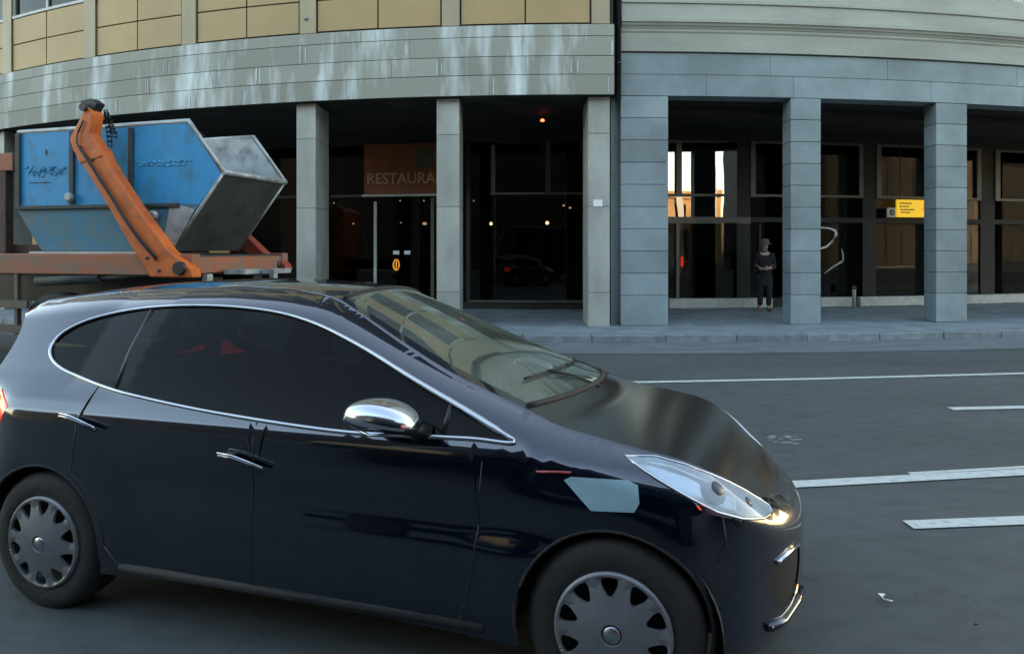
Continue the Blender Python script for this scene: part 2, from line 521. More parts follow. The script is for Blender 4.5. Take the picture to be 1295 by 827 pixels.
# fascia slabs
bm = BM()
bent(bm, LX0, LX1 - .02, 13.03, 13.9, 4.39, 5.66, t=.12)
rows = [(4.385, 4.745), (4.757, 5.085), (5.097, 5.445), (5.457, 5.665)]
bloom = BM()
for ri, (a, b) in enumerate(rows):
    x = LX0 - random.random()
    while x < LX1:
        w = random.choice((2.1, 2.7, 1.6, 1.25, .9)) if ri < 3 else 4
        x1 = min(x + w, LX1)
        if LX1 - x1 < .3: x1 = LX1
        bent(bm, x + .003, x1 - .003, 13.0 + random.uniform(0, .006), 13.06, a, b, t=random.uniform(.88, 1.12))
        if ri < 3:
            for k in range(random.randint(1, 3)):
                xx = x1 + random.uniform(-.12, .1)
                if xx < LX1 - .05:
                    bent(bloom, xx, xx + random.uniform(.008, .02), 12.996, 13.001, a + random.uniform(0, .1), b - random.uniform(.0, .12))
        x = x1
lb('fascia', bm, M['band'])
lb('lime_streaks', bloom, M['efflor'])['kind'] = 'stuff'
# cladding in bays between raised strips
strips = [1.63, -1.14, -3.93, -6.55, -9.15, -11.9, -14.6, -17.3, -20]
SW = .165
floors = [(5.72, 6.94, 8.95), (8.95, 10.2, 12.3), (12.3, 13.6, 15.7)]
bmc, bms, bmj = BM(), BM(), BM()
bent(bmj, LX0, LX1, 13.16, 13.5, 5.66, 6.92, step=1)
for z0, z1, z2 in floors[1:]: bent(bmj, LX0, LX1, 13.16, 13.5, z0 - .1, z1, step=1)
bent(bmj, LX0, LX1, 13.16, 22, 15.7, 23, step=1)
bent(bmj, LX0, LX1, 13.6, 14.1, 5.7, 15.8, step=1)
for s in strips:
    bent(bms, s - SW, s + SW, 13.08, 13.4, 5.70, 18)
win_list = []
for s1, s0 in zip(strips, strips[1:]):
    a, b = s0 + SW + .035, s1 - SW - .035
    mid = (a + b) / 2
    for fi, (z0, z1, z2) in enumerate(floors):
        h = (z1 - z0) / 2
        for r in range(2):
            for (p, q) in ((a, mid - .014), (mid + .014, b)):
                bent(bmc, p, q, 13.12 + random.uniform(0, .008), 13.2, z0 + h * r + .014, z0 + h * (r + 1) - .014, t=random.uniform(.93, 1.05))
        win_list.append((a - .03, b + .03, z1, z2, fi))
lb('joint_backing', bmj, M['joint'])
lb('cladding', bmc, M['tan'])
lb('pilaster_strips', bms, M['tan_strip'])
for a, b, z0, z1, fi in win_list:
    bm = BM()
    w = .06
    bent(bm, a, b, 13.10, 13.25, z0 + .0, z0 + w)
    bent(bm, a, b, 13.14, 13.25, z1 - w, z1)
    for x in (a, (a + b) / 2 - w / 2, b - w): bent(bm, x, x + w, 13.14, 13.25, z0 + w, z1 - w)
    wo = lb('window', bm, M['frame_light'])
    bm = BM(); bent(bm, a + .05, b - .05, 13.19, 13.2, z0 + .03, z1 - .03)
    o = obj('pane', bm, M['pane' if fi == 0 else 'pane_clear'], parent=wo)
    if fi:
        bm = BM(); bent(bm, a + .05, b - .05, 13.21, 13.22, z0 + .35, z1 - .03); obj('blind', bm, M['blind'], parent=wo)  # unseen blinds added for pale patches in the windscreen reflection
# soffit and pillars
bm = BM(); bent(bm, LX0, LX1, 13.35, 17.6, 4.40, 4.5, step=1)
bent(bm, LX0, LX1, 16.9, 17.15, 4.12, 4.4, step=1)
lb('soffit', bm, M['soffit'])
for cx, w in ((gx(757.5, 13.2), .40), (gx(566.5, 13.2), .43), (gx(387, 13.2), .40), (-9.35, .4), (-12.35, .42)):
    bm = BM()
    z = .12
    for zz in (.75, 2.35, 3.7, 4.385):
        bent(bm, cx - w / 2, cx + w / 2, 13.2, 14.2, z, zz - .004, t=random.uniform(.9, 1.1)); z = zz
    bent(bm, cx - w / 2 + .006, cx + w / 2 - .006, 13.206, 14.19, .12, 4.38, t=.3)
    lb('pillar', bm, M['pillar'], bevel=.012)
# glazing of the left arcade
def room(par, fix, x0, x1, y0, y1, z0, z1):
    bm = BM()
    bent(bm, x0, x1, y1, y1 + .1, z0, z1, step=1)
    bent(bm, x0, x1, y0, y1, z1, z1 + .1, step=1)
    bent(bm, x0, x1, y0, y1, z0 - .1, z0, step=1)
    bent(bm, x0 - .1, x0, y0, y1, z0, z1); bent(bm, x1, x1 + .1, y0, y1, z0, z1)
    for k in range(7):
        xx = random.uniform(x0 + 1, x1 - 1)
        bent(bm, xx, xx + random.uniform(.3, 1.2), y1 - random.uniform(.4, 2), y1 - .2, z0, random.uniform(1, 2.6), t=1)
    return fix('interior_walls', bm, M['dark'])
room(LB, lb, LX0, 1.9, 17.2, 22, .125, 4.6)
LG = 17.0
def wx(px): return gx(px, LG)
def bars(lst, base, m, fix, name, d=.1):
    bm = BM()
    for x0, x1, z0, z1 in lst: bent(bm, x0, x1, base, base + d, z0, z1)
    return fix(name, bm, m)
bayL = [(-16, -12.6), (-12.6, -9.3), (-9.3, gx(300, LG)), (gx(300, LG), wx(404)), (wx(404), wx(592)), (wx(592), 1.9)]
for a, b in bayL:
    bm = BM(); bent(bm, a, b, LG + .03, LG + .04, .3, 4.2)
    lb('shop_pane', bm, M['pane'])
lst = []
for a, b in bayL: lst += [(b - .05, b + .05, .3, 4.2)]
for a, b in bayL[:4]: lst += [(a + .05, b - .05, 2.85, 2.91)]
lst += [(wx(418), wx(458), 2.84, 2.90), (wx(418), wx(450), 4.1, 4.2)]
bars(lst, LG, M['frame_dark'], lb, 'glazing_bars')
bars([(wx(620), wx(742), 2.86, 2.915), (wx(621), wx(626), 2.915, 4.05), (wx(690), wx(696), 2.915, 4.15)], LG - .03, M['frame'], lb, 'window_frame')
bars([(wx(620), wx(742), 4.10, 4.15)], LG - .03, M['frame_dark'], lb, 'window_head')
bars([(wx(592), wx(760), .28, .335), (wx(430), wx(545), .28, .32)], LG - .05, M['frame'], lb, 'window_sill')
bars([(wx(592), wx(760), .12, .28), (-16, wx(592), .12, .28)], LG, M['soffit'], lb, 'stall_riser')
bars([(wx(545), wx(549), .3, 2.8)], LG - .04, M['frame'], lb, 'door_frame')
dr = bars([(wx(473), wx(476.5), .3, 2.72)], LG - .04, M['frame_light'], lb, 'door_frame')
bars([(wx(720), wx(742), 1.12, 1.15)], LG + .5, M['frame_light'], lb, 'counter_edge')

# restaurant sign
x0, x1 = wx(462), wx(582)
SG = empty('restaurant_sign', ((x0 + x1) / 2, LG - .1 + g((x0 + x1) / 2), 2.89), math.atan(2 * .0205 * ((x0 + x1) / 2 - 1.5)))
tag(SG, 'dark red RESTAURANT sign board above the shop door behind a pillar', 'sign')
wd = (x1 - x0) / 2
bm = BM(); box(bm, -wd, wd, -.06, .02, 0, 1.22); obj('board', bm, M['sign_red'], SG, bevel=.01)
bm = BM(); box(bm, .12 * wd, .50 * wd, -.068, -.055, .62, 1.1); obj('logo_panel', bm, M['sign_green'], SG)
bm = BM(); box(bm, -wd - .05, wd, -.075, -.02, -.06, -.005); obj('bottom_rail', bm, M['frame_light'], SG)
def text(s, size, m, par, loc, name='lettering', ext=.006, align='LEFT', sx=1.0):
    c = bpy.data.curves.new(name, 'FONT'); c.body = s; c.size = size; c.extrude = ext; c.align_x = align
    c.materials.append(m); c.offset = size * .012
    o = bpy.data.objects.new(name, c); o.location = loc; o.rotation_euler = (PI / 2, 0, 0); o.scale = (sx, 1, 1)
    link(o)
    me = bpy.data.meshes.new_from_object(o.evaluated_get(bpy.context.evaluated_depsgraph_get()))
    q = bpy.data.objects.new(name, me); q.location = loc; q.rotation_euler = (PI / 2, 0, 0); q.scale = (sx, 1, 1)
    bpy.data.objects.remove(o); bpy.data.curves.remove(c)
    return link(q, par)
text('RESTAURANT', .37, M['sign_text'], SG, (-wd + .07, -.075, .25), sx=.97)

# door stickers and other small things behind the glass
def thing_box(name, label, cat, x, y, z, sx, sz, m, group=None, d=.01):
    bm = BM(); box(bm, -sx / 2, sx / 2, -d, 0, -sz / 2, sz / 2)
    o = obj(name, bm, m); o.location = (x, y + g(x), z); o.rotation_euler = (0, 0, math.atan((g(x + .1) - g(x - .1)) / .2))
    return tag(o, label, cat, group)
zz = lambda py, base, x: CH - (py - 315) / FPX * (base + g(x))
for px, wpx, lab in ((501, 8, 'left of two small white stickers on the restaurant door glass'), (515, 8, 'right of two small white stickers on the restaurant door glass')):
    x = wx(px); thing_box('door_sticker', lab, 'sticker', x, LG + .02, zz(319.5, LG, x), wpx / 53, .09, M['white'], 'stickers on the restaurant door')
x = wx(501)
bm = BM(); tube(bm, [(.07 * math.cos(a), 0, .13 * math.sin(a)) for a in [2 * PI * i / 14 for i in range(14)]], .018, 6, closed=True)
tube(bm, [(0, 0, -.13), (0, 0, .1)], .014, 6)
o = obj('door_emblem', bm, M['amber']); o.location = (x, LG + .02 + g(x), zz(335, LG, x)); tag(o, 'oval amber emblem below the stickers on the restaurant door', 'emblem')
# lamps inside
def lampthing(name, label, px, py, base, r, m, group=None, wide=1.0):
    x = gx(px, base)
    t = empty(name, (x, base + g(x), zz(py, base, x)))
    tag(t, label, 'lamp', group)
    bm = BM(); lathe(bm, [(-r, r * .3), (-r * .6, r * .85), (0, r), (r * .6, r * .8), (r, r * .3)], 'z', n=10)
    for v in bm.verts: v.co.x *= wide
    obj('bulb', bm, m, t, smooth=True)
    bm = BM(); tube(bm, [(0, 0, r * .9), (0, 0, min(.6, 4.5 - t.location.z))], .006, 5); obj('cord', bm, M['black'], t)
    return t
lampthing('red_lamp', 'small red lamp under the arcade ceiling left of the leftmost full pillar', 370, 149.5, 15.0, .035, M['red_bulb'], 'red lamps under the arcade ceiling')
lampthing('red_lamp', 'small red lamp under the arcade ceiling above the wide dark shop window', 686, 152.5, 15.0, .03, M['red_bulb'], 'red lamps under the arcade ceiling', 1.5)
G1 = 'small lamps inside the dark shop'
for px, py, r, m, lab in (
    (621, 283, .055, 'bulb', 'bright globe lamp inside the wide shop window, near its left pillar'),
    (692, 282, .06, 'bulb', 'brightest globe lamp in the middle of the wide shop window'),
    (713, 260, .03, 'bulb_dim', 'faint upper lamp right of centre in the wide shop window'),
    (721, 263, .03, 'bulb_dim', 'second faint upper lamp right of centre in the wide shop window'),
    (537, 283, .05, 'bulb_dim', 'wide lamp inside the restaurant door close to the pillar'),
    (507, 282, .025, 'bulb_dim', 'small lamp in the middle of the restaurant door glass'),
    (447, 283, .03, 'bulb_dim', 'small lamp left of the restaurant door post'),
    (506, 254, .025, 'bulb_dim', 'tiny lamp right under the centre of the restaurant sign'),
    (536, 254, .025, 'bulb_dim', 'tiny lamp right under the right half of the restaurant sign'),
    (599, 254, .025, 'bulb_dim', 'tiny lamp high up beside the pillar of the wide window'),
    (422, 257, .025, 'bulb_dim', 'tiny lamp high up beside the leftmost full pillar')):
    lampthing('pendant_lamp', lab, px, py, 19.2, r * .8, M[m], G1, 1.6 if px in (537, 713, 721) else 1.0)

# plate on the pillar and cap on the strip
x = gx(756, 13.2); thing_box('wall_plate', 'small blank white plate on the pillar at the building joint', 'plate', x, 13.195, zz(257, 13.2, x), .17, .13, M['white'])
x = gx(387, 13.08)
bm = BM(); lathe(bm, [(-.05, .012), (-.045, .03), (-.02, .036), (0, .036)], 'y', n=16)
o = obj('wall_lamp', bm, M['steel'], smooth=True); o.location = (x, 13.08 + g(x), zz(24, 13.08, x)); tag(o, 'tiny round metal boss on a tan strip over the fascia', 'fitting')

# drainpipe at the joint of the buildings
px_ = gx(782, 13.25)
t = empty('drainpipe', (px_, 13.2, 4.3)); tag(t, 'dark narrow drainpipe at the joint between tan and grey buildings', 'drainpipe')
bm = BM(); tube(bm, [(0, 0, 0), (0, 0, 12)], .045, 10); obj('pipe', bm, M['frame_dark'], t)
for z in (.7, 2.6, 5.5, 8.5):
    bm = BM(); lathe(bm, [(-.03, .055), (.03, .055)], 'z', (0, 0, z), 12); obj('bracket', bm, M['black'], t)

# ---------------------------------------------------------------- right building (blue-grey arcade)
RBd = empty('arcade_building', (6, 13.7, 0))
tag(RBd, 'blue-grey stone arcade building with coursed piers and moulded cornice', 'building')
def rb(name, bm, m, **k):
    o = obj(name, bm, m, **k); o.parent = RBd; o.location = (-6, -13.7, 0); return o
B = 13.36
RX0, RX1 = gx(785, B), 60.0
piers = [(gx(785, B), gx(845, B)), (gx(1000, B), gx(1038, B)), (gx(1184, B), gx(1223, B))]
sp = piers[2][0] - piers[1][0]
pw = .58
for k in range(1, 4): piers.append((piers[2][0] + sp * k, piers[2][0] + sp * k + pw))
for a, b in piers:
    bm = BM()
    z, hgt = .12, .565
    while z < 4.42:
        z2 = min(z + hgt, 4.435); hgt = .417
        if 4.435 - z2 < .15: z2 = 4.435
        bent(bm, a, b, B + random.uniform(-.002, .003), B + .42, z + .005, z2 - .005, t=random.uniform(.82, 1.12)); z = z2
    bent(bm, a + .01, b - .01, B + .012, B + .40, .12, 4.43, t=.3)
    rb('pier', bm, M['blue_stone'], bevel=.008)
bm = BM(); bent(bm, LX1 + .02, RX0, B + .25, B + .7, .12, 4.44, t=.95); bent(bm, LX1 + .1, RX0, B + .02, B + .5, 4.44, 18, t=.8); bent(bm, LX1 - .4, RX0, B + .52, B + .8, 4.0, 18, t=.3)
rb('joint_wall', bm, M['blue_stone'])
bm = BM()
for z0, z1, off in ((4.44, 4.836, 0), (4.844, 5.24, 1.3)):
    x = RX0 - off * 0
    first = True
    while x < RX1:
        x1 = min(RX1, x + (random.uniform(1.4, 2.9) if z0 < 4.5 else random.uniform(2.0, 3.4)))
        bent(bm, x, x1 - .005, B + random.uniform(-.001, .002), B + .42, z0, z1, t=random.uniform(.93, 1.07)); x = x1
bent(bm, RX0 + .01, RX1, B + .012, B + .4, 4.45, 5.3, t=.3)
rb('lintel', bm, M['blue_stone'], bevel=.004)
# cornice: profile swept along the street
bm = BM()
prof = [(5.262, -.05), (5.60, -.05), (5.63, -.07), (5.68, -.07), (5.685, -.085), (5.72, -.10), (5.725, -.12), (5.775, -.145), (5.78, -.17), (5.83, -.17), (5.84, -.145), (5.87, -.145), (5.885, -.12), (6.14, -.10), (6.145, -.135), (6.19, -.135), (6.20, -.02)]
xs = frange(RX0, RX1, .5)
prev = None
for x in xs:
    cur = [bm.verts.new((x, B + g(x) + o, z)) for z, o in prof]
    cur = [bm.verts.new((x, B + g(x) + .3, 5.262))] + cur + [bm.verts.new((x, B + g(x) + .3, 6.2))]
    if prev:
        for j in range(len(cur) - 1): bm.faces.new((prev[j], cur[j], cur[j + 1], prev[j + 1]))
    else:
        bm.faces.new(cur)
    prev = cur
bmesh.ops.recalc_face_normals(bm, faces=bm.faces)
settone(bm, bm.faces, 1)
rb('cornice', bm, M['cream'])
bm = BM(); bent(bm, RX0, RX1, B + .02, B + .3, 5.235, 5.265, t=1); rb('shadow_strip', bm, M['joint'])  # dark strip painted as the shadow line under the cornice
# upper wall with narrow windows
bm = BM()
def wins():
    out = []
    x = gx(1130, B) - 3.6
    k = 0
    while x < 30:
        out.append((x, x + .56, 6.62)); x += .86; k += 1
        if k % 3 == 0: x += .75
    return out
a0 = gx(1237, B); out = []
ws = []
base = [a0 + d for d in (-6.15, -5.29, -3.5, -2.64, -.86, 0, .86, 2.65, 3.51, 5.3, 6.16, 7.95, 8.8, 10.6, 11.5)]
ws = [(x, x + .52, 6.56, 8.3) for x in base]
for (za, zb) in ((6.2, 6.56), (8.3, 23)):
    bent(bm, RX0, RX1, B + .04, B + .5, za, zb, t=random.uniform(.95, 1.05), step=1)
for zs in ((6.56, 8.3),):
    x = RX0
    for a in sorted(base):
        bent(bm, x, a, B + .04, B + .5, zs[0], zs[1], t=1); x = a + .52
    bent(bm, x, RX1, B + .04, B + .5, zs[0], zs[1], t=1, step=1)
rb('upper_wall', bm, M['cream'])
for a, b, z0, z1 in ws:
    bm = BM(); w = .05
    bent(bm, a + .003, b - .003, B + .10, B + .18, z0 + .003, z0 + w); bent(bm, a + .003, b - .003, B + .10, B + .18, z1 - w, z1 - .003)
    bent(bm, a + .003, a + w, B + .10, B + .18, z0 + w, z1 - w); bent(bm, b - w, b - .003, B + .10, B + .18, z0 + w, z1 - w)
    wo = rb('window', bm, M['frame_light'])
    bm = BM(); bent(bm, a + .03, b - .03, B + .14, B + .15, z0 + .03, z1 - .03)
    obj('pane', bm, M['pane_up'], parent=wo)
    bm = BM(); bent(bm, a + .0, b, B + .35, B + .36, z0 + .0, z1); obj('blind', bm, M['opp'], parent=wo)
# soffit, glazing
RG = 17.2
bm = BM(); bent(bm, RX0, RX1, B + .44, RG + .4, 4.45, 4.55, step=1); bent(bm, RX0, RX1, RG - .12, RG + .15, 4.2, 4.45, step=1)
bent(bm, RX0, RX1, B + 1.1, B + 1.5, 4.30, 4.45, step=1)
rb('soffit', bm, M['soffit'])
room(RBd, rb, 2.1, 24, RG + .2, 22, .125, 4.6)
def rx(px): return gx(px, RG)
# left end wall of the arcade so that one cannot look past it
bm = BM(); bent(bm, 1.98, 2.08, 14.3, RG + .2, .12, 4.44); rb('end_wall', bm, M['soffit'])
piece = sp
def ghost(px):
    return rx(px)
mull = [(855, 862, 2.9, 4.15), (926, 931, 2.9, 4.15), (949, 955, 2.9, 4.15), (1086, 1091, 2.9, 4.15), (1108, 1114, 2.9, 4.15), (1235, 1240, 2.9, 4.15), (1258, 1264, 2.9, 4.15)]
lst = [(rx(a), rx(b), z0, z1) for a, b, z0, z1 in mull]
lst += [(rx(845), rx(931), 2.84, 2.9), (rx(949), rx(1091), 2.84, 2.9), (rx(1108), rx(1240), 2.84, 2.9), (rx(1258), 14, 2.84, 2.9)]
lst += [(rx(843), rx(931), 4.15, 4.2), (rx(949), rx(1091), 4.15, 4.2), (rx(1108), rx(1240), 4.15, 4.2), (rx(1258), 14, 4.15, 4.2)]
bars(lst, RG - .04, M['frame'], rb, 'upper_window_frame', .09)
bars([(rx(845), rx(949), 2.18, 2.34), (rx(855), rx(859), .36, 2.18)], RG - .02, M['frame'], rb, 'transom_frame', .08)
bars([(rx(931), rx(949), .36, 4.2), (rx(1091), rx(1108), .13, 4.2), (rx(1240), rx(1258), .13, 4.2), (rx(1010), rx(1030), .36, 4.2), (rx(949), rx(1091), 2.22, 2.34), (rx(1108), rx(1240), 2.22, 2.34), (rx(1258), 14, 2.22, 2.34),
      (rx(935), rx(940), .36, 2.2), (rx(960), rx(963), .36, 2.2)], RG, M['dark_wood'], rb, 'dark_wood_posts', .12)
bayR = [(rx(843), rx(931)), (rx(949), rx(1010)), (rx(1030), rx(1091)), (rx(1108), rx(1240)), (rx(1258), 14), (14, 20)]
for i, (a, b) in enumerate(bayR):
    bm = BM()
    if i == 0: k = RG + g(4.5); box(bm, a, b, k + .03, k + .04, 2.34, 4.18)
    else: bent(bm, a, b, RG + .03, RG + .04, 2.34, 4.18)
    rb('upper_pane', bm, M['pane_mirror' if i == 0 else 'pane'])
    bm = BM()
    if i == 0: box(bm, a, b, k + .03, k + .04, .3, 2.2)
    else: bent(bm, a, b, RG + .03, RG + .04, .3, 2.2)
    rb('shop_pane', bm, M['pane'])
for a, b in ((845, 975), (1036, 1076), (1085, 1240)):
    bm = BM(); bent(bm, rx(a), rx(b), RG - .12, RG + .1, .13, .36); rb('plinth', bm, M['white_trim'], bevel=.008)
bm = BM(); bent(bm, rx(1222) + .3, 18, RG - .12, RG + .1, .13, .36); rb('plinth', bm, M['white_trim'], bevel=.008)
bm = BM(); bent(bm, rx(975), rx(1036), RG + .0, RG + .12, .125, .36); rb('door_step', bm, M['soffit'])

# post by the glass
x = gx(1080, RG - .4)
t = empty('bollard', (x, RG - .4 + g(x), .12)); tag(t, 'short pale metal post standing before the arcade glass', 'bollard')
bm = BM(); lathe(bm, [(0, .045), (.42, .045), (.45, .05)], 'z', n=16); obj('post', bm, M['frame_light'], t, smooth=False)
bm = BM(); lathe(bm, [(.45, .055), (.50, .06), (.535, .035), (.54, .01)], 'z', n=16); obj('cap', bm, M['steel_dark'], t, smooth=False)

# yellow sign and round sign behind the glass of the second opening
x0, x1 = gx(1133, RG - .2), gx(1178, RG - .2); xc = (x0 + x1) / 2
yaw = math.atan((g(xc + .1) - g(xc - .1)) / .2)
t = empty('hanging_sign', (xc, RG - .2 + g(xc), zz(275, RG - .2, xc)), yaw); tag(t, 'yellow sign with a red figure hung inside the arcade', 'sign')
w = (x1 - x0) / 2; h = .44
bm = BM(); box(bm, -w, w, -.03, .03, 0, h); obj('board', bm, M['yellow'], t, bevel=.008)
bm = BM()
for k, (a, b, z) in enumerate(((-.88, -.2, .33), (-.88, -.35, .25), (-.85, -.05, .17), (-.8, -.3, .10))):
    xx = a * w
    while xx < b * w:
        l = random.uniform(.02, .06); box(bm, xx, xx + l, -.034, -.029, z, z + .035); xx += l + .014
obj('lettering', bm, M['ink'], t)
bm = BM(); prism(bm, [(.42 * w, .19), (.52 * w, .25), (.5 * w, .33), (.6 * w, .37), (.68 * w, .32), (.86 * w, .33), (.88 * w, .27), (.72 * w, .25), (.84 * w, .18), (.7 * w, .2), (.6 * w, .24), (.52 * w, .17)], -.036, -.029)
obj('red_figure', bm, M['red'], t)
bm = BM(); box(bm, -.8 * w, -.78 * w, -.01, .01, h, 4.45 - t.location.z); box(bm, .78 * w, .8 * w, -.01, .01, h, 4.45 - t.location.z); obj('hanger', bm, M['frame_dark'], t)
x = gx(1127, RG - .15)
t = empty('round_sign', (x, RG - .15 + g(x), zz(269, RG - .15, x)), yaw); tag(t, 'small pale square sign with dark disc beside the yellow sign', 'sign')
bm = BM(); box(bm, -.13, .13, -.02, .02, -.12, .12); obj('board', bm, M['white_trim'], t, bevel=.006)
bm = BM(); lathe(bm, [(-.028, .075), (-.021, .08)], 'y', (.01, 0, 0), 20); obj('disc', bm, M['lamp_dark'], t)
bm = BM(); lathe(bm, [(-.033, .022), (-.029, .03)], 'y', (.01, 0, 0), 14); obj('dot', bm, M['white_trim'], t)

# white logo lettering on the glass (open D loop)
x = rx(1036)
t = empty('window_lettering', (x, RG - .02 + g(x), 0), yaw * .8); tag(t, 'white open loop and stroke lettering on the shop glass', 'lettering')
k = (RG + g(x)) / FPX
def W(px, py): return ((px - 1038) * k, 0, CH - (py - 315) * k)
bm = BM(); tube(bm, [W(*p) for p in ((1025, 290), (1040, 288), (1052, 289), (1060, 292), (1061, 297), (1056, 305), (1048, 312), (1038, 315), (1025, 315))], .03, 8, rads=[.018, .02, .024, .034, .04, .034, .026, .022, .02])
obj('loop', bm, M['white'], t)
bm = BM(); tube(bm, [W(*p) for p in ((1045, 346), (1056, 338), (1069, 331))], .022, 8, rads=[.016, .024, .03]); obj('stroke', bm, M['frame_light'], t)
bm = BM(); tube(bm, [W(*p) for p in ((1069, 315), (1071, 322), (1071, 330), (1069, 333))], .02, 8, rads=[.012, .02, .02, .012]); obj('stroke', bm, M['frame_light'], t)

# ---------------------------------------------------------------- opposite side of the street (seen in reflections)
def opposite(x0, x1, y0, y1, h, m, label, warm=False):
    t = empty('opposite_building', ((x0 + x1) / 2, y0, 0)); tag(t, label, 'building', 'buildings across the street')
    cx = (x0 + x1) / 2
    bm = BM(); box(bm, x0 - cx, x1 - cx, y1 - y0, 0, 0, h); box(bm, x0 - cx - .0, x1 - cx, 0, .3, h - .6, h + .1); obj('wall', bm, m, t)
    n = int((x1 - x0) / 2.4)
    bm = BM()
    for i in range(n):
        a = -(x1 - x0) / 2 + 1.0 + i * 2.4
        for z in frange(4.6, h - 3.2, 3.2): box(bm, a, a + 1.1, -.05, .03, z, z + 1.9)
        box(bm, a - .6, a + 1.4, -.05, .04, .3, 3.6)
    obj('window', bm, M['opp_dark'], t)
    return t
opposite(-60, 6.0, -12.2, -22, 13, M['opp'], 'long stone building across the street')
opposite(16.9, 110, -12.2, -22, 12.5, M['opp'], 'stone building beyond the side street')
t = opposite(12.5, 23.5, -45, -55, 8.0, M['opp_warm'], 'sunlit ochre building at the far end of the side street')
bm = BM()
for i in range(6): box(bm, -5.2 + i * 1.9, -4.6 + i * 1.9, .0, .35, .1, 8.4)
obj('pilasters', bm, M['opp_white'], t)

# ---------------------------------------------------------------- vans on the near side (outside the frame, seen in reflections)
def make_van(name, label, x, y, m, L_=4.8, h=2.35):
    t = empty(name, (x, y, 0)); tag(t, label, 'van')
    bm = BM(); prism(bm, [(0, .35), (0, .95), (.25, 1.15), (1.0, 1.3), (1.55, h - .1), (1.8, h), (L_ - .1, h), (L_, h - .15), (L_, .35)], -1.9, 0)
    obj('body', bm, m, t, bevel=.07)
    bm = BM(); prism(bm, [(1.15, 1.3), (1.62, h - .25), (2.2, h - .25), (2.2, 1.3)], -.01, .01); obj('side_window', bm, M['lamp_dark'], t)
    bm = BM(); prism(bm, [(1.15, 1.3), (1.62, h - .25), (2.2, h - .25), (2.2, 1.3)], -1.91, -1.89); obj('side_window', bm, M['lamp_dark'], t)
    bm = BM(); box(bm, L_ - .01, L_ + .012, -1.7, -.2, 1.3, h - .35); obj('rear_window', bm, M['lamp_dark'], t)
    bm = BM(); box(bm, L_ - .02, L_ + .08, -1.85, -.05, .38, .6); obj('bumper', bm, M['black'], t, bevel=.02)
    for yy in (-1.88, -.12):
        bm = BM(); box(bm, L_ - .10, L_ + .02, yy, yy + .14, .72, 1.15); obj('tail_light', bm, M['van_lamp'], t, bevel=.01)
    for xx in (.95, L_ - .95):
        for yy in (-1.9, -.2):
            bm = BM(); lathe(bm, [(0, .2), (0, .3), (.03, .33), (.19, .33), (.22, .3), (.22, .2)], 'y', n=30); w = obj('wheel', bm, M['rubber'], t, loc=(xx, yy, .33))
    return t
make_van('camera_van', 'unseen black camera van behind the viewpoint, enlarged to darken the passing car', -4.3, -.28, M['paint'], 6.6, 2.6)  # camera vehicle, never in view, shaped to darken the hatchback side
make_van('delivery_van', 'white van with red tail lights waiting beyond the right edge', 3.35, .6, M['white'])

# ================================================================ SKIP LORRY
TR = R(-15)
TO = (-3.943, 8.5, 0)
TK = empty('skip_lorry', TO, TR)
tag(TK, 'orange skip loader lorry with raised arms carrying a blue skip', 'lorry')
def tk(name, bm, m, **k): return obj(name, bm, m, TK, **k)
bm = BM()
box(bm, -3.4, .10, .05, .2, 1.24, 1.50); box(bm, -3.4, .10, 1.95, 2.1, 1.24, 1.50)
box(bm, -3.4, -3.25, .2, 1.95, 1.26, 1.48); box(bm, -1.5, -1.35, .2, 1.95, 1.26, 1.46); box(bm, -.05, .08, .2, 1.95, 1.26, 1.46)
tk('subframe', bm, M['orange_pale'], bevel=.012)
bm = BM(); box(bm, -2.3, -.05, .18, 1.9, 1.44, 1.484)
tk('bed_plate', bm, M['steel_dark'])
bm = BM(); box(bm, -2.45, -.55, .12, .30, 1.502, 1.528); tk('bed_edge', bm, M['white_trim'])
bm = BM(); box(bm, -6.8, .0, .55, .75, .85, 1.2); box(bm, -6.8, .0, 1.4, 1.6, .85, 1.2)
tk('chassis', bm, M['black'])
bm = BM(); box(bm, -.34, -.25, .045, .055, 1.27, 1.47); tk('reflector', bm, M['frame_light'])
arm = [(.19, 1.22), (.17, 1.32), (.06, 1.41), (-.15, 1.54), (-.61, 2.06), (-.92, 2.46), (-1.13, 2.76), (-1.30, 2.98), (-1.24, 3.24), (-1.36, 3.34), (-1.46, 3.18), (-1.62, 2.93), (-1.56, 2.78), (-1.43, 2.62), (-1.06, 2.12), (-.72, 1.62), (-.50, 1.36), (-.42, 1.22)]
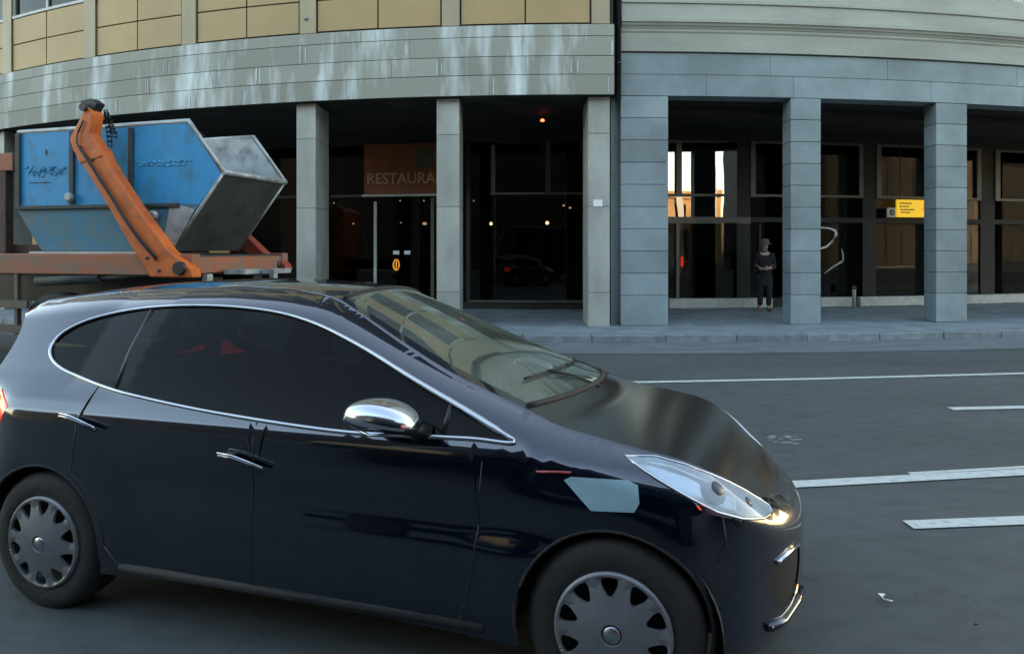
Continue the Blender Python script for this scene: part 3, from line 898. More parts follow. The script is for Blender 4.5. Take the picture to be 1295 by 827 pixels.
def arm_part(w0, m, name='lifting_arm'):
    bm = BM(); prism(bm, arm, w0, w0 + .17)
    a = tk(name, bm, m, bevel=.02)
    bm = BM(); prism(bm, [(-1.10, 2.70), (-1.15, 2.80), (-1.50, 2.72), (-1.45, 2.62)], w0 - .012, w0 + .182)
    obj('collar', bm, m, a, bevel=.008)
    bm = BM(); lathe(bm, [(-.05, .075), (0, .085), (.20, .085), (.24, .075)], 'y', (.02, w0, 1.33), 20); obj('pivot', bm, M['black'], a)
    bm = BM(); lathe(bm, [(-.04, .05), (.21, .05)], 'y', (-1.38, w0, 3.31), 16)
    prism(bm, [(-1.44, 3.28), (-1.30, 3.24), (-1.22, 3.36), (-1.30, 3.42), (-1.46, 3.40)], w0 + .02, w0 + .15)
    obj('tip_bracket', bm, M['black'], a)
    bm = BM()
    for dz in (.0, .035):
        tube(bm, cr([(-.30, w0 - .02, 1.42 + dz), (-.62, w0 - .03, 1.75 + dz), (-.98, w0 - .03, 2.22 + dz), (-1.32, w0 - .03, 2.66 + dz), (-1.48, w0 - .025, 2.90), (-1.38, w0 - .02, 3.15)], 5), .011, 6)
    obj('hose', bm, M['black'], a)
    for bx, bz in ((-.45, 1.45), (-.28, 1.30), (-1.44, 2.82), (-1.25, 2.66)):
        bm = BM(); lathe(bm, [(-.016, .014), (-.012, .022), (.0, .022)], 'y', (bx, w0, bz), 6); obj('bolt', bm, M['steel_dark'], a)
    return a
arm_part(-.05, M['orange'])
fa = arm_part(1.9, M['red_arm'])
fa.matrix_local = Matrix.Translation((0, 0, 1.33)) @ Matrix.Rotation(R(-9), 4, 'Y') @ Matrix.Translation((0, 0, -1.33))
# lifting chains from the arm tips down to the skip lugs
for w0 in (.18, 1.95):
    bm = BM()
    for s, e in (((-1.30, 3.30), (-1.14, 2.98)), ((-1.28, 3.28), (-1.22, 2.86))):
        n = 7
        for i in range(n):
            p = (s[0] + (e[0] - s[0]) * (i + .5) / n, s[1] + (e[1] - s[1]) * (i + .5) / n)
            d = .022 if i % 2 else .006
            tube(bm, [(p[0] - d, w0 - (.028 - d), p[1] - .035), (p[0] - d, w0 - (.028 - d), p[1] + .035), (p[0] + d, w0 + (.028 - d), p[1] + .035), (p[0] + d, w0 + (.028 - d), p[1] - .035)], .011, 6, closed=True)
    tk('chain', bm, M['black'])
# hydraulic ram under each arm
for w0 in (.12, 1.88):
    bm = BM(); tube(bm, [(-2.3, w0, 1.15), (-1.3, w0, 1.2)], .07, 12); tube(bm, [(-1.3, w0, 1.2), (-.3, w0, 1.28)], .035, 10); tk('ram', bm, M['steel_dark'])
bm = BM()
box(bm, -4.2, -3.0, .35, .5, 2.62, 2.86); box(bm, -3.4, -3.0, .52, 1.6, 2.64, 2.78); tk('headboard', bm, M['orange_pale'], bevel=.01)
bm = BM(); box(bm, -3.25, -3.13, .36, .48, 1.5, 2.62); tk('headboard_post', bm, M['rust'], bevel=.01)
bm = BM(); box(bm, -3.3, -3.12, 1.6, 1.75, 1.5, 2.64); tk('headboard_post', bm, M['rust'], bevel=.01)
bm = BM(); box(bm, -3.2, -2.7, .5, 1.9, 1.50, 1.62); tk('tool_tray', bm, M['rust'])
bm = BM()
for z in (.48, .80): box(bm, -3.9, -2.35, .0, .04, z, z + .1)
for x in (-3.6, -2.6): box(bm, x, x + .05, .04, .1, .45, 1.24)
tk('side_guard', bm, M['frame'])
bm = BM(); box(bm, -.1, .16, .1, 2.05, .55, .75); box(bm, .05, .12, .3, .4, .75, 1.25); box(bm, .05, .12, 1.7, 1.8, .75, 1.25); tk('rear_bumper', bm, M['steel'])
bm = BM()
for x0, x1 in ((.12, .42), (.45, .62)): box(bm, x0, x1, .5 + x0, .9 + x0, 1.24, 1.30)
tk('rear_step', bm, M['steel'])
def truck_wheel(x, y, s):
    bm = BM(); lathe(bm, [(0, .28), (0, .46), (.03, .50), (.25, .50), (.28, .46), (.28, .28)], 'y', n=36)
    w = tk('wheel', bm, M['rubber'], loc=(x, y, .5))
    bm = BM(); lathe(bm, [(-.01 if s else .29, .10), (.02 if s else .26, .12), (.06 if s else .22, .25), (.0 if s else .28, .285)], 'y', n=30); obj('rim', bm, M['steel'], w)
for x in (-.85, -2.0, -6.3):
    truck_wheel(x, .06, True); truck_wheel(x, 1.8, False)
bm = BM(); prism(bm, [(-7.60, .7), (-5.70, .7), (-5.70, 2.9), (-6.00, 3.05), (-7.30, 3.0), (-7.60, 1.9)], 0, 2.15); cb = tk('cab', bm, M['orange'], bevel=.06)
bm = BM(); prism(bm, [(-7.40, 1.9), (-6.30, 1.9), (-6.30, 2.75), (-7.20, 2.75)], -.01, .0); prism(bm, [(-7.40, 1.9), (-6.30, 1.9), (-6.30, 2.75), (-7.20, 2.75)], 2.15, 2.16); obj('side_window', bm, M['lamp_dark'], cb)
bm = BM(); hexa(bm, [(-7.62, .15, 1.95), (-7.60, .15, 1.95), (-7.60, 2.0, 1.95), (-7.62, 2.0, 1.95), (-7.35, .15, 2.85), (-7.33, .15, 2.85), (-7.33, 2.0, 2.85), (-7.35, 2.0, 2.85)]); obj('windscreen', bm, M['lamp_dark'], cb)

# ---------------------------------------------------------------- the blue skip
SK = empty('rubbish_skip', (0, 0, 0), TR)
SK.location = (TO[0], TO[1], 1.53)
tag(SK, 'battered blue steel skip with an open bare-metal lip riding on the lorry', 'skip')
Z = 1.53
P = [(-2.85, 3.12), (-.16, 3.15), (.34, 2.50), (-.42, 1.535), (-2.45, 1.535), (-2.88, 2.10)]
P = [(x, z - Z) for x, z in P]
T = .035
def sk(name, bm, m, **k): return obj(name, bm, m, SK, **k)
W0, W1 = .30, 1.66
low = .58
up = [P[0], P[1], P[2], (.0, low + .003), (P[5][0] + .0, low)]
lowp = [(P[5][0], low - .004), (-.005, low - .001), P[3], P[4]]
for w0, nm in ((W0, 'near'), (W1 - T, 'far')):
    bm = BM(); prism(bm, up, w0, w0 + T); prism(bm, lowp, w0 + .004, w0 + T - .002, mi=1)
    s = obj('side_wall', bm, [M['skip'], M['skip_low']], SK)
    wo = w0 - .035 if w0 == W0 else w0 + T
    for x in (-1.93, -1.0, -2.82):
        bm = BM(); box(bm, x - .035, x + .035, wo, wo + .035, .60, 1.57)
        obj('rib', bm, M['steel_dark'], s, bevel=.006)
    bm = BM(); box(bm, -2.85, -.28, wo - .01, wo + .04, .555, .60); obj('ledge', bm, M['steel_dark'], s, bevel=.005)
    yr = w0 + T / 2
    bm = BM(); tube(bm, [(P[0][0], yr, P[0][1]), (P[1][0], yr, P[1][1]), (P[2][0], yr, P[2][1])], .032, 8)
    obj('rim', bm, M['steel'], s)
    bm = BM(); tube(bm, [(P[2][0], yr, P[2][1]), (P[3][0], yr, P[3][1])], .02, 8); obj('edge_weld', bm, M['steel'], s)
def plate(p, q, name, m, th=.03):
    d = Vector((q[0] - p[0], 0, q[1] - p[1])).normalized(); n = Vector((-d.z, 0, d.x)) * th
    bm = BM(); y0, y1 = W0 + T, W1 - T
    hexa(bm, [(p[0], y0, p[1]), (q[0], y0, q[1]), (q[0], y1, q[1]), (p[0], y1, p[1]),
              (p[0] + n.x, y0, p[1] + n.z), (q[0] + n.x, y0, q[1] + n.z), (q[0] + n.x, y1, q[1] + n.z), (p[0] + n.x, y1, p[1] + n.z)])
    bmesh.ops.recalc_face_normals(bm, faces=bm.faces)
    return sk(name, bm, m)
plate(P[3], P[2], 'end_plate', M['steel_dark'])
plate(P[4], P[3], 'floor', M['steel_dark'])
plate(P[5], P[4], 'end_plate', M['skip_low'])
plate(P[0], P[5], 'end_plate', M['skip'])
bm = BM(); tube(bm, [(P[2][0], W0, P[2][1]), (P[2][0], W1, P[2][1])], .035, 8); sk('lip_rim', bm, M['steel'])
# bare-metal lining of the far wall by the opening
bm = BM(); prism(bm, [(-1.0, 1.60), (-.17, 1.60), (.32, .98), (-.3, .5), (-1.0, .5)], W1 - T - .012, W1 - T - .002); sk('lining', bm, M['steel'])
for x, z in ((-1.93, .70), (-.62, .45)):
    bm = BM(); lathe(bm, [(-.09, .035), (-.08, .06), (-.03, .06), (0, .03)], 'y', (x, W0, z), 14)
    sk('lifting_lug', bm, M['steel'])
bm = BM(); prism(bm, [(-.55, .05), (-.34, .08), (-.06, .52), (-.42, .62), (-.47, .35)], W0 - .006, W0 + .0); sk('scuffed_patch', bm, M['steel'])
# painted-over lettering: a blurred line of light blue strokes
bm = BM()
random.seed(5)
def scribble(x0, x1, z, h, n):
    for i in range(n):
        x = x0 + (x1 - x0) * i / n; l = (x1 - x0) / n * random.uniform(.5, 1.0)
        tube(bm, [(x, W0 - .004, z + random.uniform(-h, h)), (x + l * .5, W0 - .004, z + random.uniform(-h, h)), (x + l, W0 - .004, z + random.uniform(-h, h))], .006 + random.random() * .006, 5)
scribble(-2.72, -2.02, 1.08, .05, 11)
scribble(-2.6, -2.1, 1.02, .03, 7)
scribble(-.98, -.10, 1.12, .025, 16); scribble(-.9, -.15, 1.08, .015, 9)
sk('painted_marks', bm, M['chalk'])
bm = BM(); box(bm, -2.38, -2.35, W0 - .003, W0 + .001, 1.27, 1.34); box(bm, -2.65, -2.3, W0 - .003, W0 + .001, .90, .912); sk('scratches', bm, M['joint'])
random.seed(11)

# ================================================================ CAR
HW = .86
def _arc(u0, a, b, n, sg, K=60):
    pts = []
    for i in range(K + 1):
        t = PI / 2 * i / K
        pts.append((u0 + sg * a * math.sin(t) ** (2 / n), b * (1 - max(0, math.cos(t)) ** (2 / n))))
    L = [0]
    for p, q in zip(pts, pts[1:]): L.append(L[-1] + math.hypot(q[0] - p[0], q[1] - p[1]))
    return pts, L
UF, UR = .05, -2.62
FA, RA = _arc(UF, .60, HW, 2.3, 1), _arc(UR, .42, HW, 2.8, -1)
SMAX, SMIN = UF + FA[1][-1], UR - RA[1][-1]
def plan(s):
    if UR <= s <= UF: return s, 0.
    pts, L = FA if s > UF else RA
    d = min((s - UF) if s > UF else (UR - s), L[-1])
    for i in range(len(L) - 1):
        if L[i + 1] >= d:
            k = (d - L[i]) / max(L[i + 1] - L[i], 1e-9); p, q = pts[i], pts[i + 1]
            return p[0] + (q[0] - p[0]) * k, p[1] + (q[1] - p[1]) * k
    return pts[-1]
def nrm(s):
    e = .03
    a, b = plan(max(SMIN, s - e)), plan(min(SMAX, s + e))
    tx, ty = b[0] - a[0], b[1] - a[1]; l = math.hypot(tx, ty) or 1
    n = Vector((-ty / l, tx / l))
    if s > SMAX - .08: n = n.lerp(Vector((-1, 0)), (s - SMAX + .08) / .08)
    if s < SMIN + .08: n = n.lerp(Vector((1, 0)), (SMIN + .08 - s) / .08)
    return n.normalized()
EDGE = [(SMAX, .665), (.95, .672), (.80, .688), (.631, .712), (.442, .792), (.247, .858), (.066, .888), (-.205, .937), (-.356, .991),
        (-.651, 1.09), (-.879, 1.184), (-1.188, 1.319), (-1.332, 1.373), (-1.55, 1.403), (-1.85, 1.412), (-2.28, 1.394), (-2.60, 1.372), (-2.88, 1.338),
        (-3.15, 1.300), (-3.01, 1.235), (-2.95, 1.10), (-3.0, .96), (-3.3, .93), (SMIN, .93)]
VTT = [(-3.15, 1.295)] + [(s, v) for s, v in EDGE[::-1] if s > -2.9]
def sm(tab, x, r=.06):
    return sum(interp(tab, x + r * k) for k in (-1, -.5, 0, .5, 1)) / 5
FLARE = [((0.0, .30), .335), ((-2.48, .29), .335)]
def inset(s, v):
    i = .02 * max(0, (.62 - v) / .4) ** 2
    if v < .34: i += .9 * (.34 - v) ** 2
    if v > .84: i += .42 * (v - .84) + .45 * (v - .84) ** 2
    if v > .90: i += .45 * (v - .90) * min(1, max(0, (-2.1 - s) / .35)) if v < 1.0 else .045 * min(1, max(0, (-2.1 - s) / .35))
    d = sm(VTT, s) - v
    R_, A_ = (.10, .075) if s < -.3 else (.13, .085)
    if d < R_: i += A_ * (1 - max(d, 0) / R_) ** 2
    # belt crease and swage
    if s < .2: i += .012 * math.exp(-((v - .60) / .07) ** 2) * min(1, max(0, (.2 - s) / .5)) * min(1, max(0, (s + 2.3) / .4))
    for (c, r) in FLARE:
        q = math.hypot(s - c[0], v - c[1])
        if q < .60:
            kk = min(1, max(0, (.60 - q) / .25)); i -= .012 * kk * kk * (3 - 2 * kk)
    return i
def S(s, v, off=0.):
    u, w = plan(s); n = nrm(s); i = inset(s, v) - off
    p = Vector((u + n.x * i, w + n.y * i))
    if s < UR:
        k = min(1, max(0, (v - .84) / .14)); k = k * k * (3 - 2 * k)
        q = Vector((max(s, -3.15), i + .02 * ((UR - s) / .42) ** 2 + max(0, -3.05 - s) * 1.2))
        p = p.lerp(q, k)
    return Vector((p.x, min(HW, p.y) - HW, v))
def Sn(s, v):
    e = .006
    a = S(s + e, v) - S(s - e, v) if SMIN + e < s < SMAX - e else (S(min(SMAX, s + e), v) - S(max(SMIN, s - e), v))
    b = S(s, v + e) - S(s, v - e)
    n = a.cross(b)
    return n.normalized() if n.length > 1e-12 else Vector((0, -1, 0))

def resample(poly, step, closed=True):
    out = []
    n = len(poly)
    for i in range(n if closed else n - 1):
        a, b = Vector(poly[i]), Vector(poly[(i + 1) % n])
        k = max(1, int((b - a).length / step))
        for j in range(k): out.append(tuple(a.lerp(b, j / k)))
    if not closed: out.append(tuple(poly[-1]))
    return out
def inside(p, poly):
    x, y = p; c = False; n = len(poly); j = n - 1
    for i in range(n):
        a, b = poly[i], poly[j]
        if (a[1] > y) != (b[1] > y) and x < (b[0] - a[0]) * (y - a[1]) / (b[1] - a[1]) + a[0]: c = not c
        j = i
    return c
def bbox(p): return min(a for a, b in p), max(a for a, b in p), min(b for a, b in p), max(b for a, b in p)

CAR = empty('hatchback_car', (0, 0, 0), R(-17.5))
CO = (.324 + HW * math.sin(R(17.5)), 2.32 + HW * math.cos(R(17.5)))
CAR.location = (CO[0], CO[1], 0)
tag(CAR, 'black-blue five-door hatchback passing close to the camera with chrome window trim', 'car')

DLO = cr([(-2.645, 1.06), (-2.52, 1.013), (-2.36, .985), (-2.1, .950), (-1.75, .915), (-1.36, .889), (-1.0, .876), (-.7, .884), (-.50, .890), (-.348, .889),
          (-.45, .937), (-.564, .985), (-.774, 1.067), (-1.05, 1.178), (-1.31, 1.262), (-1.57, 1.308), (-1.91, 1.323), (-2.25, 1.305), (-2.50, 1.262), (-2.65, 1.20), (-2.70, 1.125)], 5, True)
def circ(c, r, a0=0, a1=360, n=30): return [(c[0] + r * math.cos(R(a0 + (a1 - a0) * i / n)), c[1] + r * math.sin(R(a0 + (a1 - a0) * i / n))) for i in range(n + 1)]
edge_pts = cr(EDGE, 4)
edge_pts = [(max(SMIN, min(SMAX, s)), v) for s, v in edge_pts]
VB = .20
def arch(c, r=.335):
    a = math.degrees(math.asin((VB - c[1]) / r))
    return circ(c, r, a, 180 - a, 28)
bottom = [(SMIN, VB + .08)] + [(-2.9, VB + .03)] + arch((-2.48, .29))[::-1] + [(-1.7, VB + .02), (-.9, VB + .02)] + arch((0, .30))[::-1] + [(.5, VB + .02), (SMAX, VB + .02)]
OUT = resample(edge_pts, .024, False) + [(SMIN, .6)] + resample(bottom, .05, False)
seen = []; 
for p in OUT:
    if not seen or math.hypot(p[0] - seen[-1][0], p[1] - seen[-1][1]) > .004: seen.append(p)
OUT = seen
fdoor = [(-.47, .884), (-.47, .60), (-.50, .36), (-.54, .26), (-1.40, .26), (-1.405, .60), (-1.405, .885)]
rdoor = [(-1.415, .885), (-1.415, .60), (-1.41, .26), (-2.06, .26)] + circ((-2.48, .29), .365, 0, 62, 10)[1:] + [(-2.30, .80), (-2.27, .965)]
def belt_top(a, b):   # DLO bottom outline between two s
    lo = [p for p in DLO if p[1] < 1.06 and a < p[0] < b and p[1] < interp([(-2.6, 1.06), (-2.36, 1.0), (-1.0, .93), (-.3, .895)], p[0])]
    return sorted(lo)
LAMP = [(.03, .868), (.14, .868), (.25, .857), (.36, .825), (.45, .782), (.54, .745), (.62, .705), (.66, .68), (.655, .662), (.56, .664), (.44, .682), (.34, .712), (.25, .757), (.14, .812)]
LAMP = [(s, min(v, sm(VTT, s) - .006)) for s, v in LAMP]
LAMP = resample(LAMP, .04)
BUMP = resample([(.36, .70), (.37, .60), (.30, .53)], .05, False)
TAIL = [(-3.02, .90), (-2.84, .925), (-2.72, .86), (-2.80, .74), (-3.0, .72), (-3.1, .78), (-3.1, .88)]
TAIL = resample(TAIL, .05)
FOG = cr([(.60, .50), (.82, .52), (.88, .44), (.80, .33), (.62, .36)], 4, True)
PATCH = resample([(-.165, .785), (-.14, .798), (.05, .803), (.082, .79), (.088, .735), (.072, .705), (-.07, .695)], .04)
GRILL = resample([(.98, .50), (SMAX - .002, .50), (SMAX - .002, .29), (.95, .29)], .06)

def build_skin(regions, outline, step=.032, off=0.):
    """triangulate the outline with all region borders as constraints; returns {name: (tris)} and verts"""
    vs, es = [], []
    def add(poly, closed=True):
        i0 = len(vs)
        for p in poly: vs.append(Vector(p))
        n = len(poly)
        for i in range(n if closed else n - 1): es.append((i0 + i, i0 + (i + 1) % n))
    add(outline)
    for nm, poly in regions: add(poly)
    x0, x1, y0, y1 = bbox(outline)
    for d in (.012, .026, .042, .060, .080, .104, .132):
        for q in resample([(s_, v_ - d) for s_, v_ in edge_pts if -2.95 < s_ < .9], .026, False):
            if inside(q, outline) and min((v.x - q[0]) ** 2 + (v.y - q[1]) ** 2 for v in vs) > .009 ** 2: vs.append(Vector(q))
    bpts = [v.copy() for v in vs]
    cell = {}
    for p in bpts: cell.setdefault((int(p.x // .03), int(p.y // .03)), []).append(p)
    y = y0; r = 0
    while y < y1:
        x = x0 + (step / 2 if r % 2 else 0)
        while x < x1:
            if inside((x, y), outline):
                cx, cy = int(x // .03), int(y // .03)
                ok = True
                for i in (-1, 0, 1):
                    for j in (-1, 0, 1):
                        for q in cell.get((cx + i, cy + j), ()):
                            if (q.x - x) ** 2 + (q.y - y) ** 2 < (step * .5) ** 2: ok = False
                if ok: vs.append(Vector((x, y)))
            x += step
        y += step * .866; r += 1
    ov, oe, of, *_ = geometry.delaunay_2d_cdt(vs, es, [], 0, 1e-5)
    out = {nm: [] for nm, _ in regions}; out['_'] = []
    boxes = {nm: bbox(p) for nm, p in regions}
    for f in of:
        c = (ov[f[0]] + ov[f[1]] + ov[f[2]]) / 3
        if not inside(c, outline): continue
        for nm, poly in regions:
            b = boxes[nm]
            if b[0] <= c.x <= b[1] and b[2] <= c.y <= b[3] and inside(c, poly): out[nm].append(f); break
        else: out['_'].append(f)
    return ov, out
fd = fdoor[1:-1]; rd = rdoor[1:-1]
fpoly = resample(fd, .05, False) + [(s, v) for s, v in belt_top(-1.405, -.47)]
rpoly = resample(rd, .05, False) + [(s, v) for s, v in belt_top(-2.27, -1.415)][::-1]
rpoly = resample(rd, .05, False) + [(s, v) for s, v in belt_top(-2.27, -1.415)]
regions = [('window', DLO), ('headlight', LAMP), ('tail_light', TAIL), ('fog_recess', FOG), ('wing_patch', PATCH), ('front_door', fpoly), ('rear_door', rpoly)]
OV, PARTS = build_skin(regions, OUT)

def skin_mesh(name, tris, m, side, off=0., parent=CAR, mats=None):
    ids = sorted({i for f in tris for i in f}); mp = {a: k for k, a in enumerate(ids)}
    co, no = [], []
    for i in ids:
        s, v = OV[i]
        p = S(s, v, off); n = Sn(s, v)
        if side: p = Vector((p.x, -p.y, p.z)); n = Vector((n.x, -n.y, n.z))
        co.append(p); no.append(n)
    fs = []
    for f in tris:
        q = [mp[i] for i in f]
        nn = (co[q[1]] - co[q[0]]).cross(co[q[2]] - co[q[0]])
        if nn.dot(no[q[0]]) < 0: q = q[::-1]
        fs.append(q)
    me = bpy.data.meshes.new(name)
    me.from_pydata(co, [], fs)
    for p in me.polygons: p.use_smooth = True
    me.normals_split_custom_set_from_vertices([tuple(n) for n in no])
    me.materials.append(m)
    return link(bpy.data.objects.new(name, me), parent)

# check the normal's direction once (it must point away from the car's middle)
_flip = 1 if Sn(-1.2, .7).y < 0 else -1
if _flip < 0:
    _Sn = Sn
    def Sn(s, v): return -_Sn(s, v)

def ribbon(pts, r, m, name, side, off=.0, parent=CAR, closed=False, rads=None, n=8):
    bm = BM()
    q = [S(s, v, off) for s, v in pts]
    if side: q = [Vector((p.x, -p.y, p.z)) for p in q]
    tube(bm, q, r, n, closed, rads=rads)
    return obj(name, bm, m, parent, smooth=True)

bodies = []
for side in (0, 1):
    body = skin_mesh('body_side', PARTS['_'], M['paint'], side); bodies.append(body)
    for nm, dn in (('front_door', fpoly), ('rear_door', rpoly)):
        d = skin_mesh('door', PARTS[nm], M['paint'], side)
        ribbon(resample(fdoor[1:] if nm == 'front_door' else rdoor[2:5], .05, False), .0028, M['black'], 'door_seal', side, 0, d, n=5)
        if nm == 'rear_door': ribbon(resample(rdoor[4:], .05, False), .0028, M['black'], 'door_seal', side, 0, d, n=5)
        hs = [(-1.545, .752), (-1.48, .748), (-1.40, .730), (-1.335, .712)] if nm == 'front_door' else [(-2.37, .847), (-2.31, .842), (-2.23, .822), (-2.165, .802)]
        if nm == 'front_door':
            hs = [(s - .0, v) for s, v in hs]
        hd = ribbon(hs, .011, M['paint'], 'door_handle', side, .028, d, rads=[.006, .013, .013, .007])
        ribbon([(s, v + .012) for s, v in hs], .0035, M['chrome'], 'handle_trim', side, .034, hd)
        ribbon([(hs[-1][0] - .055, hs[-1][1] - .03), (hs[-1][0] - .01, hs[-1][1] - .036)], .003, M['chrome'], 'handle_cup', side, .003, hd) if False else None
    w = skin_mesh('side_window', PARTS['window'], M['car_glass'], side, -.006)
    top = [p for p in DLO]
    rads = []
    for s, v in DLO:
        rads.append(.0085 if v < interp([(-.7, .9), (-.35, .93)], s) and s > -2.4 else (.0075 + .006 * min(1, max(0, (s + 1.5) / 1.0))))
    ribbon(DLO, .008, M['satin'], 'window_trim', side, .002, closed=True, rads=rads)
    bp_ = [(-1.387, .93), (-1.395, 1.10), (-1.42, 1.272)]
    ribbon(bp_, .022, M['black'], 'door_pillar', side, -.036)
    ribbon([(-.62, .895), (-.612, 1.0)], .012, M['black'], 'quarter_pillar', side, -.008)
    ribbon([(-2.17, .95), (-2.2, 1.12), (-2.22, 1.29)], .014, M['black'], 'rear_pillar', side, -.012)
    # headlight
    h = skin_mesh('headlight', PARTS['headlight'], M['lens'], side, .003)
    hr = skin_mesh('reflector', PARTS['headlight'], M['lamp_refl'], side, -.03, h)
    ribbon(LAMP, .005, M['chrome'], 'lamp_trim', side, .001, h, True)
    c = S(.36, .765, -.022); 
    for (cs, cv, rr) in ((.36, .765, .045), (.50, .71, .034)):
        c = S(cs, cv, -.02); n = Sn(cs, cv)
        bm = BM(); lathe(bm, [(0, rr), (.006, rr * .9), (.008, rr * .72), (.012, rr * .7), (.02, rr * .4), (.022, 0.002)], 'z', n=24)
        q = n.to_track_quat('Z', 'Y').to_matrix().to_4x4(); q.translation = c
        bmesh.ops.transform(bm, matrix=q, verts=bm.verts)
        if side: bmesh.ops.scale(bm, vec=(1, -1, 1), verts=bm.verts)
        obj('lamp_lens', bm, M['lamp_dark'], h, smooth=True)
    ribbon([(.05, .858), (.20, .838), (.34, .79), (.48, .735), (.62, .69)], .008, M['chrome'], 'lamp_strip', side, -.018, h)
    skin_mesh('tail_light', PARTS['tail_light'], M['red_lens'], side, .004)
    fg = skin_mesh('fog_recess', PARTS['fog_recess'], M['black'], side, -.006)
    ribbon([(.62, .508), (.72, .522), (.82, .52)], .009, M['chrome'], 'fog_trim', side, .004, fg)
    ribbon([(.58, .30), (.70, .285), (.86, .30), (.94, .32)], .016, M['paint'], 'bumper_lip', side, .004, fg)
    skin_mesh('wing_patch', PARTS['wing_patch'], M['sticker'], side, .0015) if side == 0 else skin_mesh('wing_skin', PARTS['wing_patch'], M['paint'], side)  # pale blue patch coloured onto the near wing only
    # shut lines
    ribbon([(.36, .695), (.37, .62), (.335, .555)], .0028, M['black'], 'bumper_seam', side, 0, body, n=5)
    ribbon([(-.47, .60), (-.468, .70), (-.46, .82)], .0028, M['black'], 'wing_seam', side, -.0005, body, n=5)
    # wheel-arch lips
    for c in ((0, .30), (-2.48, .29)):
        ribbon(arch(c), .007, M['rubber'], 'arch_lip', side, -.005, body)
    # sill and swage
    ribbon([(-.45, .245), (-1.2, .245), (-2.05, .245)], .022, M['rubber'], 'sill', side, -.012, body)
    # red reflection on the wing, painted in as a thin strip
    ribbon([(-.262, .803), (-.20, .808), (-.14, .811)], .0045, M['wing_glint'], 'painted_glint', side, .002, body)

# bridging skins: bonnet, windscreen, roof, hatch
CROWN = [(0, (0, 0, 0))]
CT = [(SMAX, (0, 0)), (.95, (.0, .006)), (.631, (.01, .010)), (.25, (.0, .003)), (-.205, (.05, .003)), (-.356, (.13, .01)), (-.651, (.13, .045)), (-1.0, (.09, .055)), (-1.332, (.05, .055)), (-1.6, (0, .048)), (-2.4, (-.02, .045)), (-2.84, (-.06, .035)), (-3.05, (-.09, .028)), (-3.1, (-.09, .028)), (SMIN, (0, 0))]
def crown(i):
    s, v = edge_pts[i]
    tab = CT
    if i > 72:
        k = min(1, (i - 72) / 16); return (-.09 + .09 * k, .028 * (1 - k))
    for a, b in zip(tab, tab[1:]):
        if b[0] <= s <= a[0]:
            t = (s - a[0]) / (b[0] - a[0]) if a[0] != b[0] else 0
            return tuple(a[1][j] + (b[1][j] - a[1][j]) * t for j in (0, 1))
    return (0, 0)
NT = 24
def bridge_pt(i, t, lift=0.):
    a = S(*edge_pts[i]); y = a.y * (1 - 2 * t)
    du, dv = crown(i)
    k = 1 - abs(2 * t - 1) ** 2.2
    return Vector((a.x + du * k, y, a.z + dv * k + lift))
def bridge(name, i0, i1, t0, t1, m, parent=CAR, drop=0.):
    bm = BM(); rows = []
    n = NT
    for i in range(i0, i1 + 1):
        row = []
        for j in range(n + 1):
            t = t0 + (t1 - t0) * j / n
            row.append(bm.verts.new(bridge_pt(i, t, -drop)))
        rows.append(row)
    for A, B_ in zip(rows, rows[1:]):
        for j in range(n):
            try: bm.faces.new((A[j], A[j + 1], B_[j + 1], B_[j]))
            except ValueError: pass
    bmesh.ops.remove_doubles(bm, verts=bm.verts, dist=.0004)
    for f in bm.faces:
        if f.normal.z < 0: f.normal_flip()
    bmesh.ops.recalc_face_normals(bm, faces=bm.faces)
    return obj(name, bm, m, parent, smooth=True)
iC, iW, iS = 8 * 4, 12 * 4 - 1, 17 * 4
bridge('bonnet', 0, iC, 0, 1, M['paint_dull'])
pf = .035
bridge('windscreen', iC, iW, pf, 1 - pf, M['screen'])
bridge('screen_pillar', iC, iW, 0, pf, M['paint']); bridge('screen_pillar', iC, iW, 1 - pf, 1, M['paint'])
bridge('roof', iW, iS + 4, 0, 1, M['paint'])
bridge('rear_screen', iS + 4, iS + 11, .04, .96, M['car_glass'])
bridge('hatch', iS + 11, len(edge_pts) - 1, 0, 1, M['paint'])
bridge('rear_pillar_skin', iS + 4, iS + 11, 0, .04, M['paint']); bridge('rear_pillar_skin', iS + 4, iS + 11, .96, 1, M['paint'])
# cowl, seals, wipers
bm = BM(); tube(bm, [bridge_pt(iC, t, .002) for t in frange(0.02, .98, .04)], .012, 8); obj('cowl_seal', bm, M['rubber'], CAR, smooth=True)
bm = BM(); tube(bm, [bridge_pt(iW, t, .002) for t in frange(0.03, .97, .04)], .009, 8); obj('screen_seal', bm, M['rubber'], CAR, smooth=True)
for t0 in (.16, .52):
    bm = BM()
    tube(bm, [bridge_pt(iC + 2, t0 + .34 * k, .010) for k in frange(0, 1, .1)], .006, 6)
    tube(bm, [bridge_pt(iC - 1, t0 + .34, .01), bridge_pt(iC + 1, t0 + .24, .018), bridge_pt(iC + 2, t0 + .15, .016)], .006, 6)
    obj('wiper', bm, M['rubber'], CAR)
# spoiler
bm = BM()
pr = []
for t in frange(0, 1, .05):
    p = bridge_pt(iS + 3, t); pr.append(p)
vs0 = [bm.verts.new(p + Vector((.12, 0, .012))) for p in pr]; vs1 = [bm.verts.new(p + Vector((-.06, 0, -.008))) for p in pr]; vs2 = [bm.verts.new(p + Vector((-.03, 0, -.05))) for p in pr]
for a, b in ((vs0, vs1), (vs1, vs2)):
    for j in range(len(pr) - 1): bm.faces.new((a[j], a[j + 1], b[j + 1], b[j]))
obj('spoiler', bm, M['paint'], CAR, smooth=True)
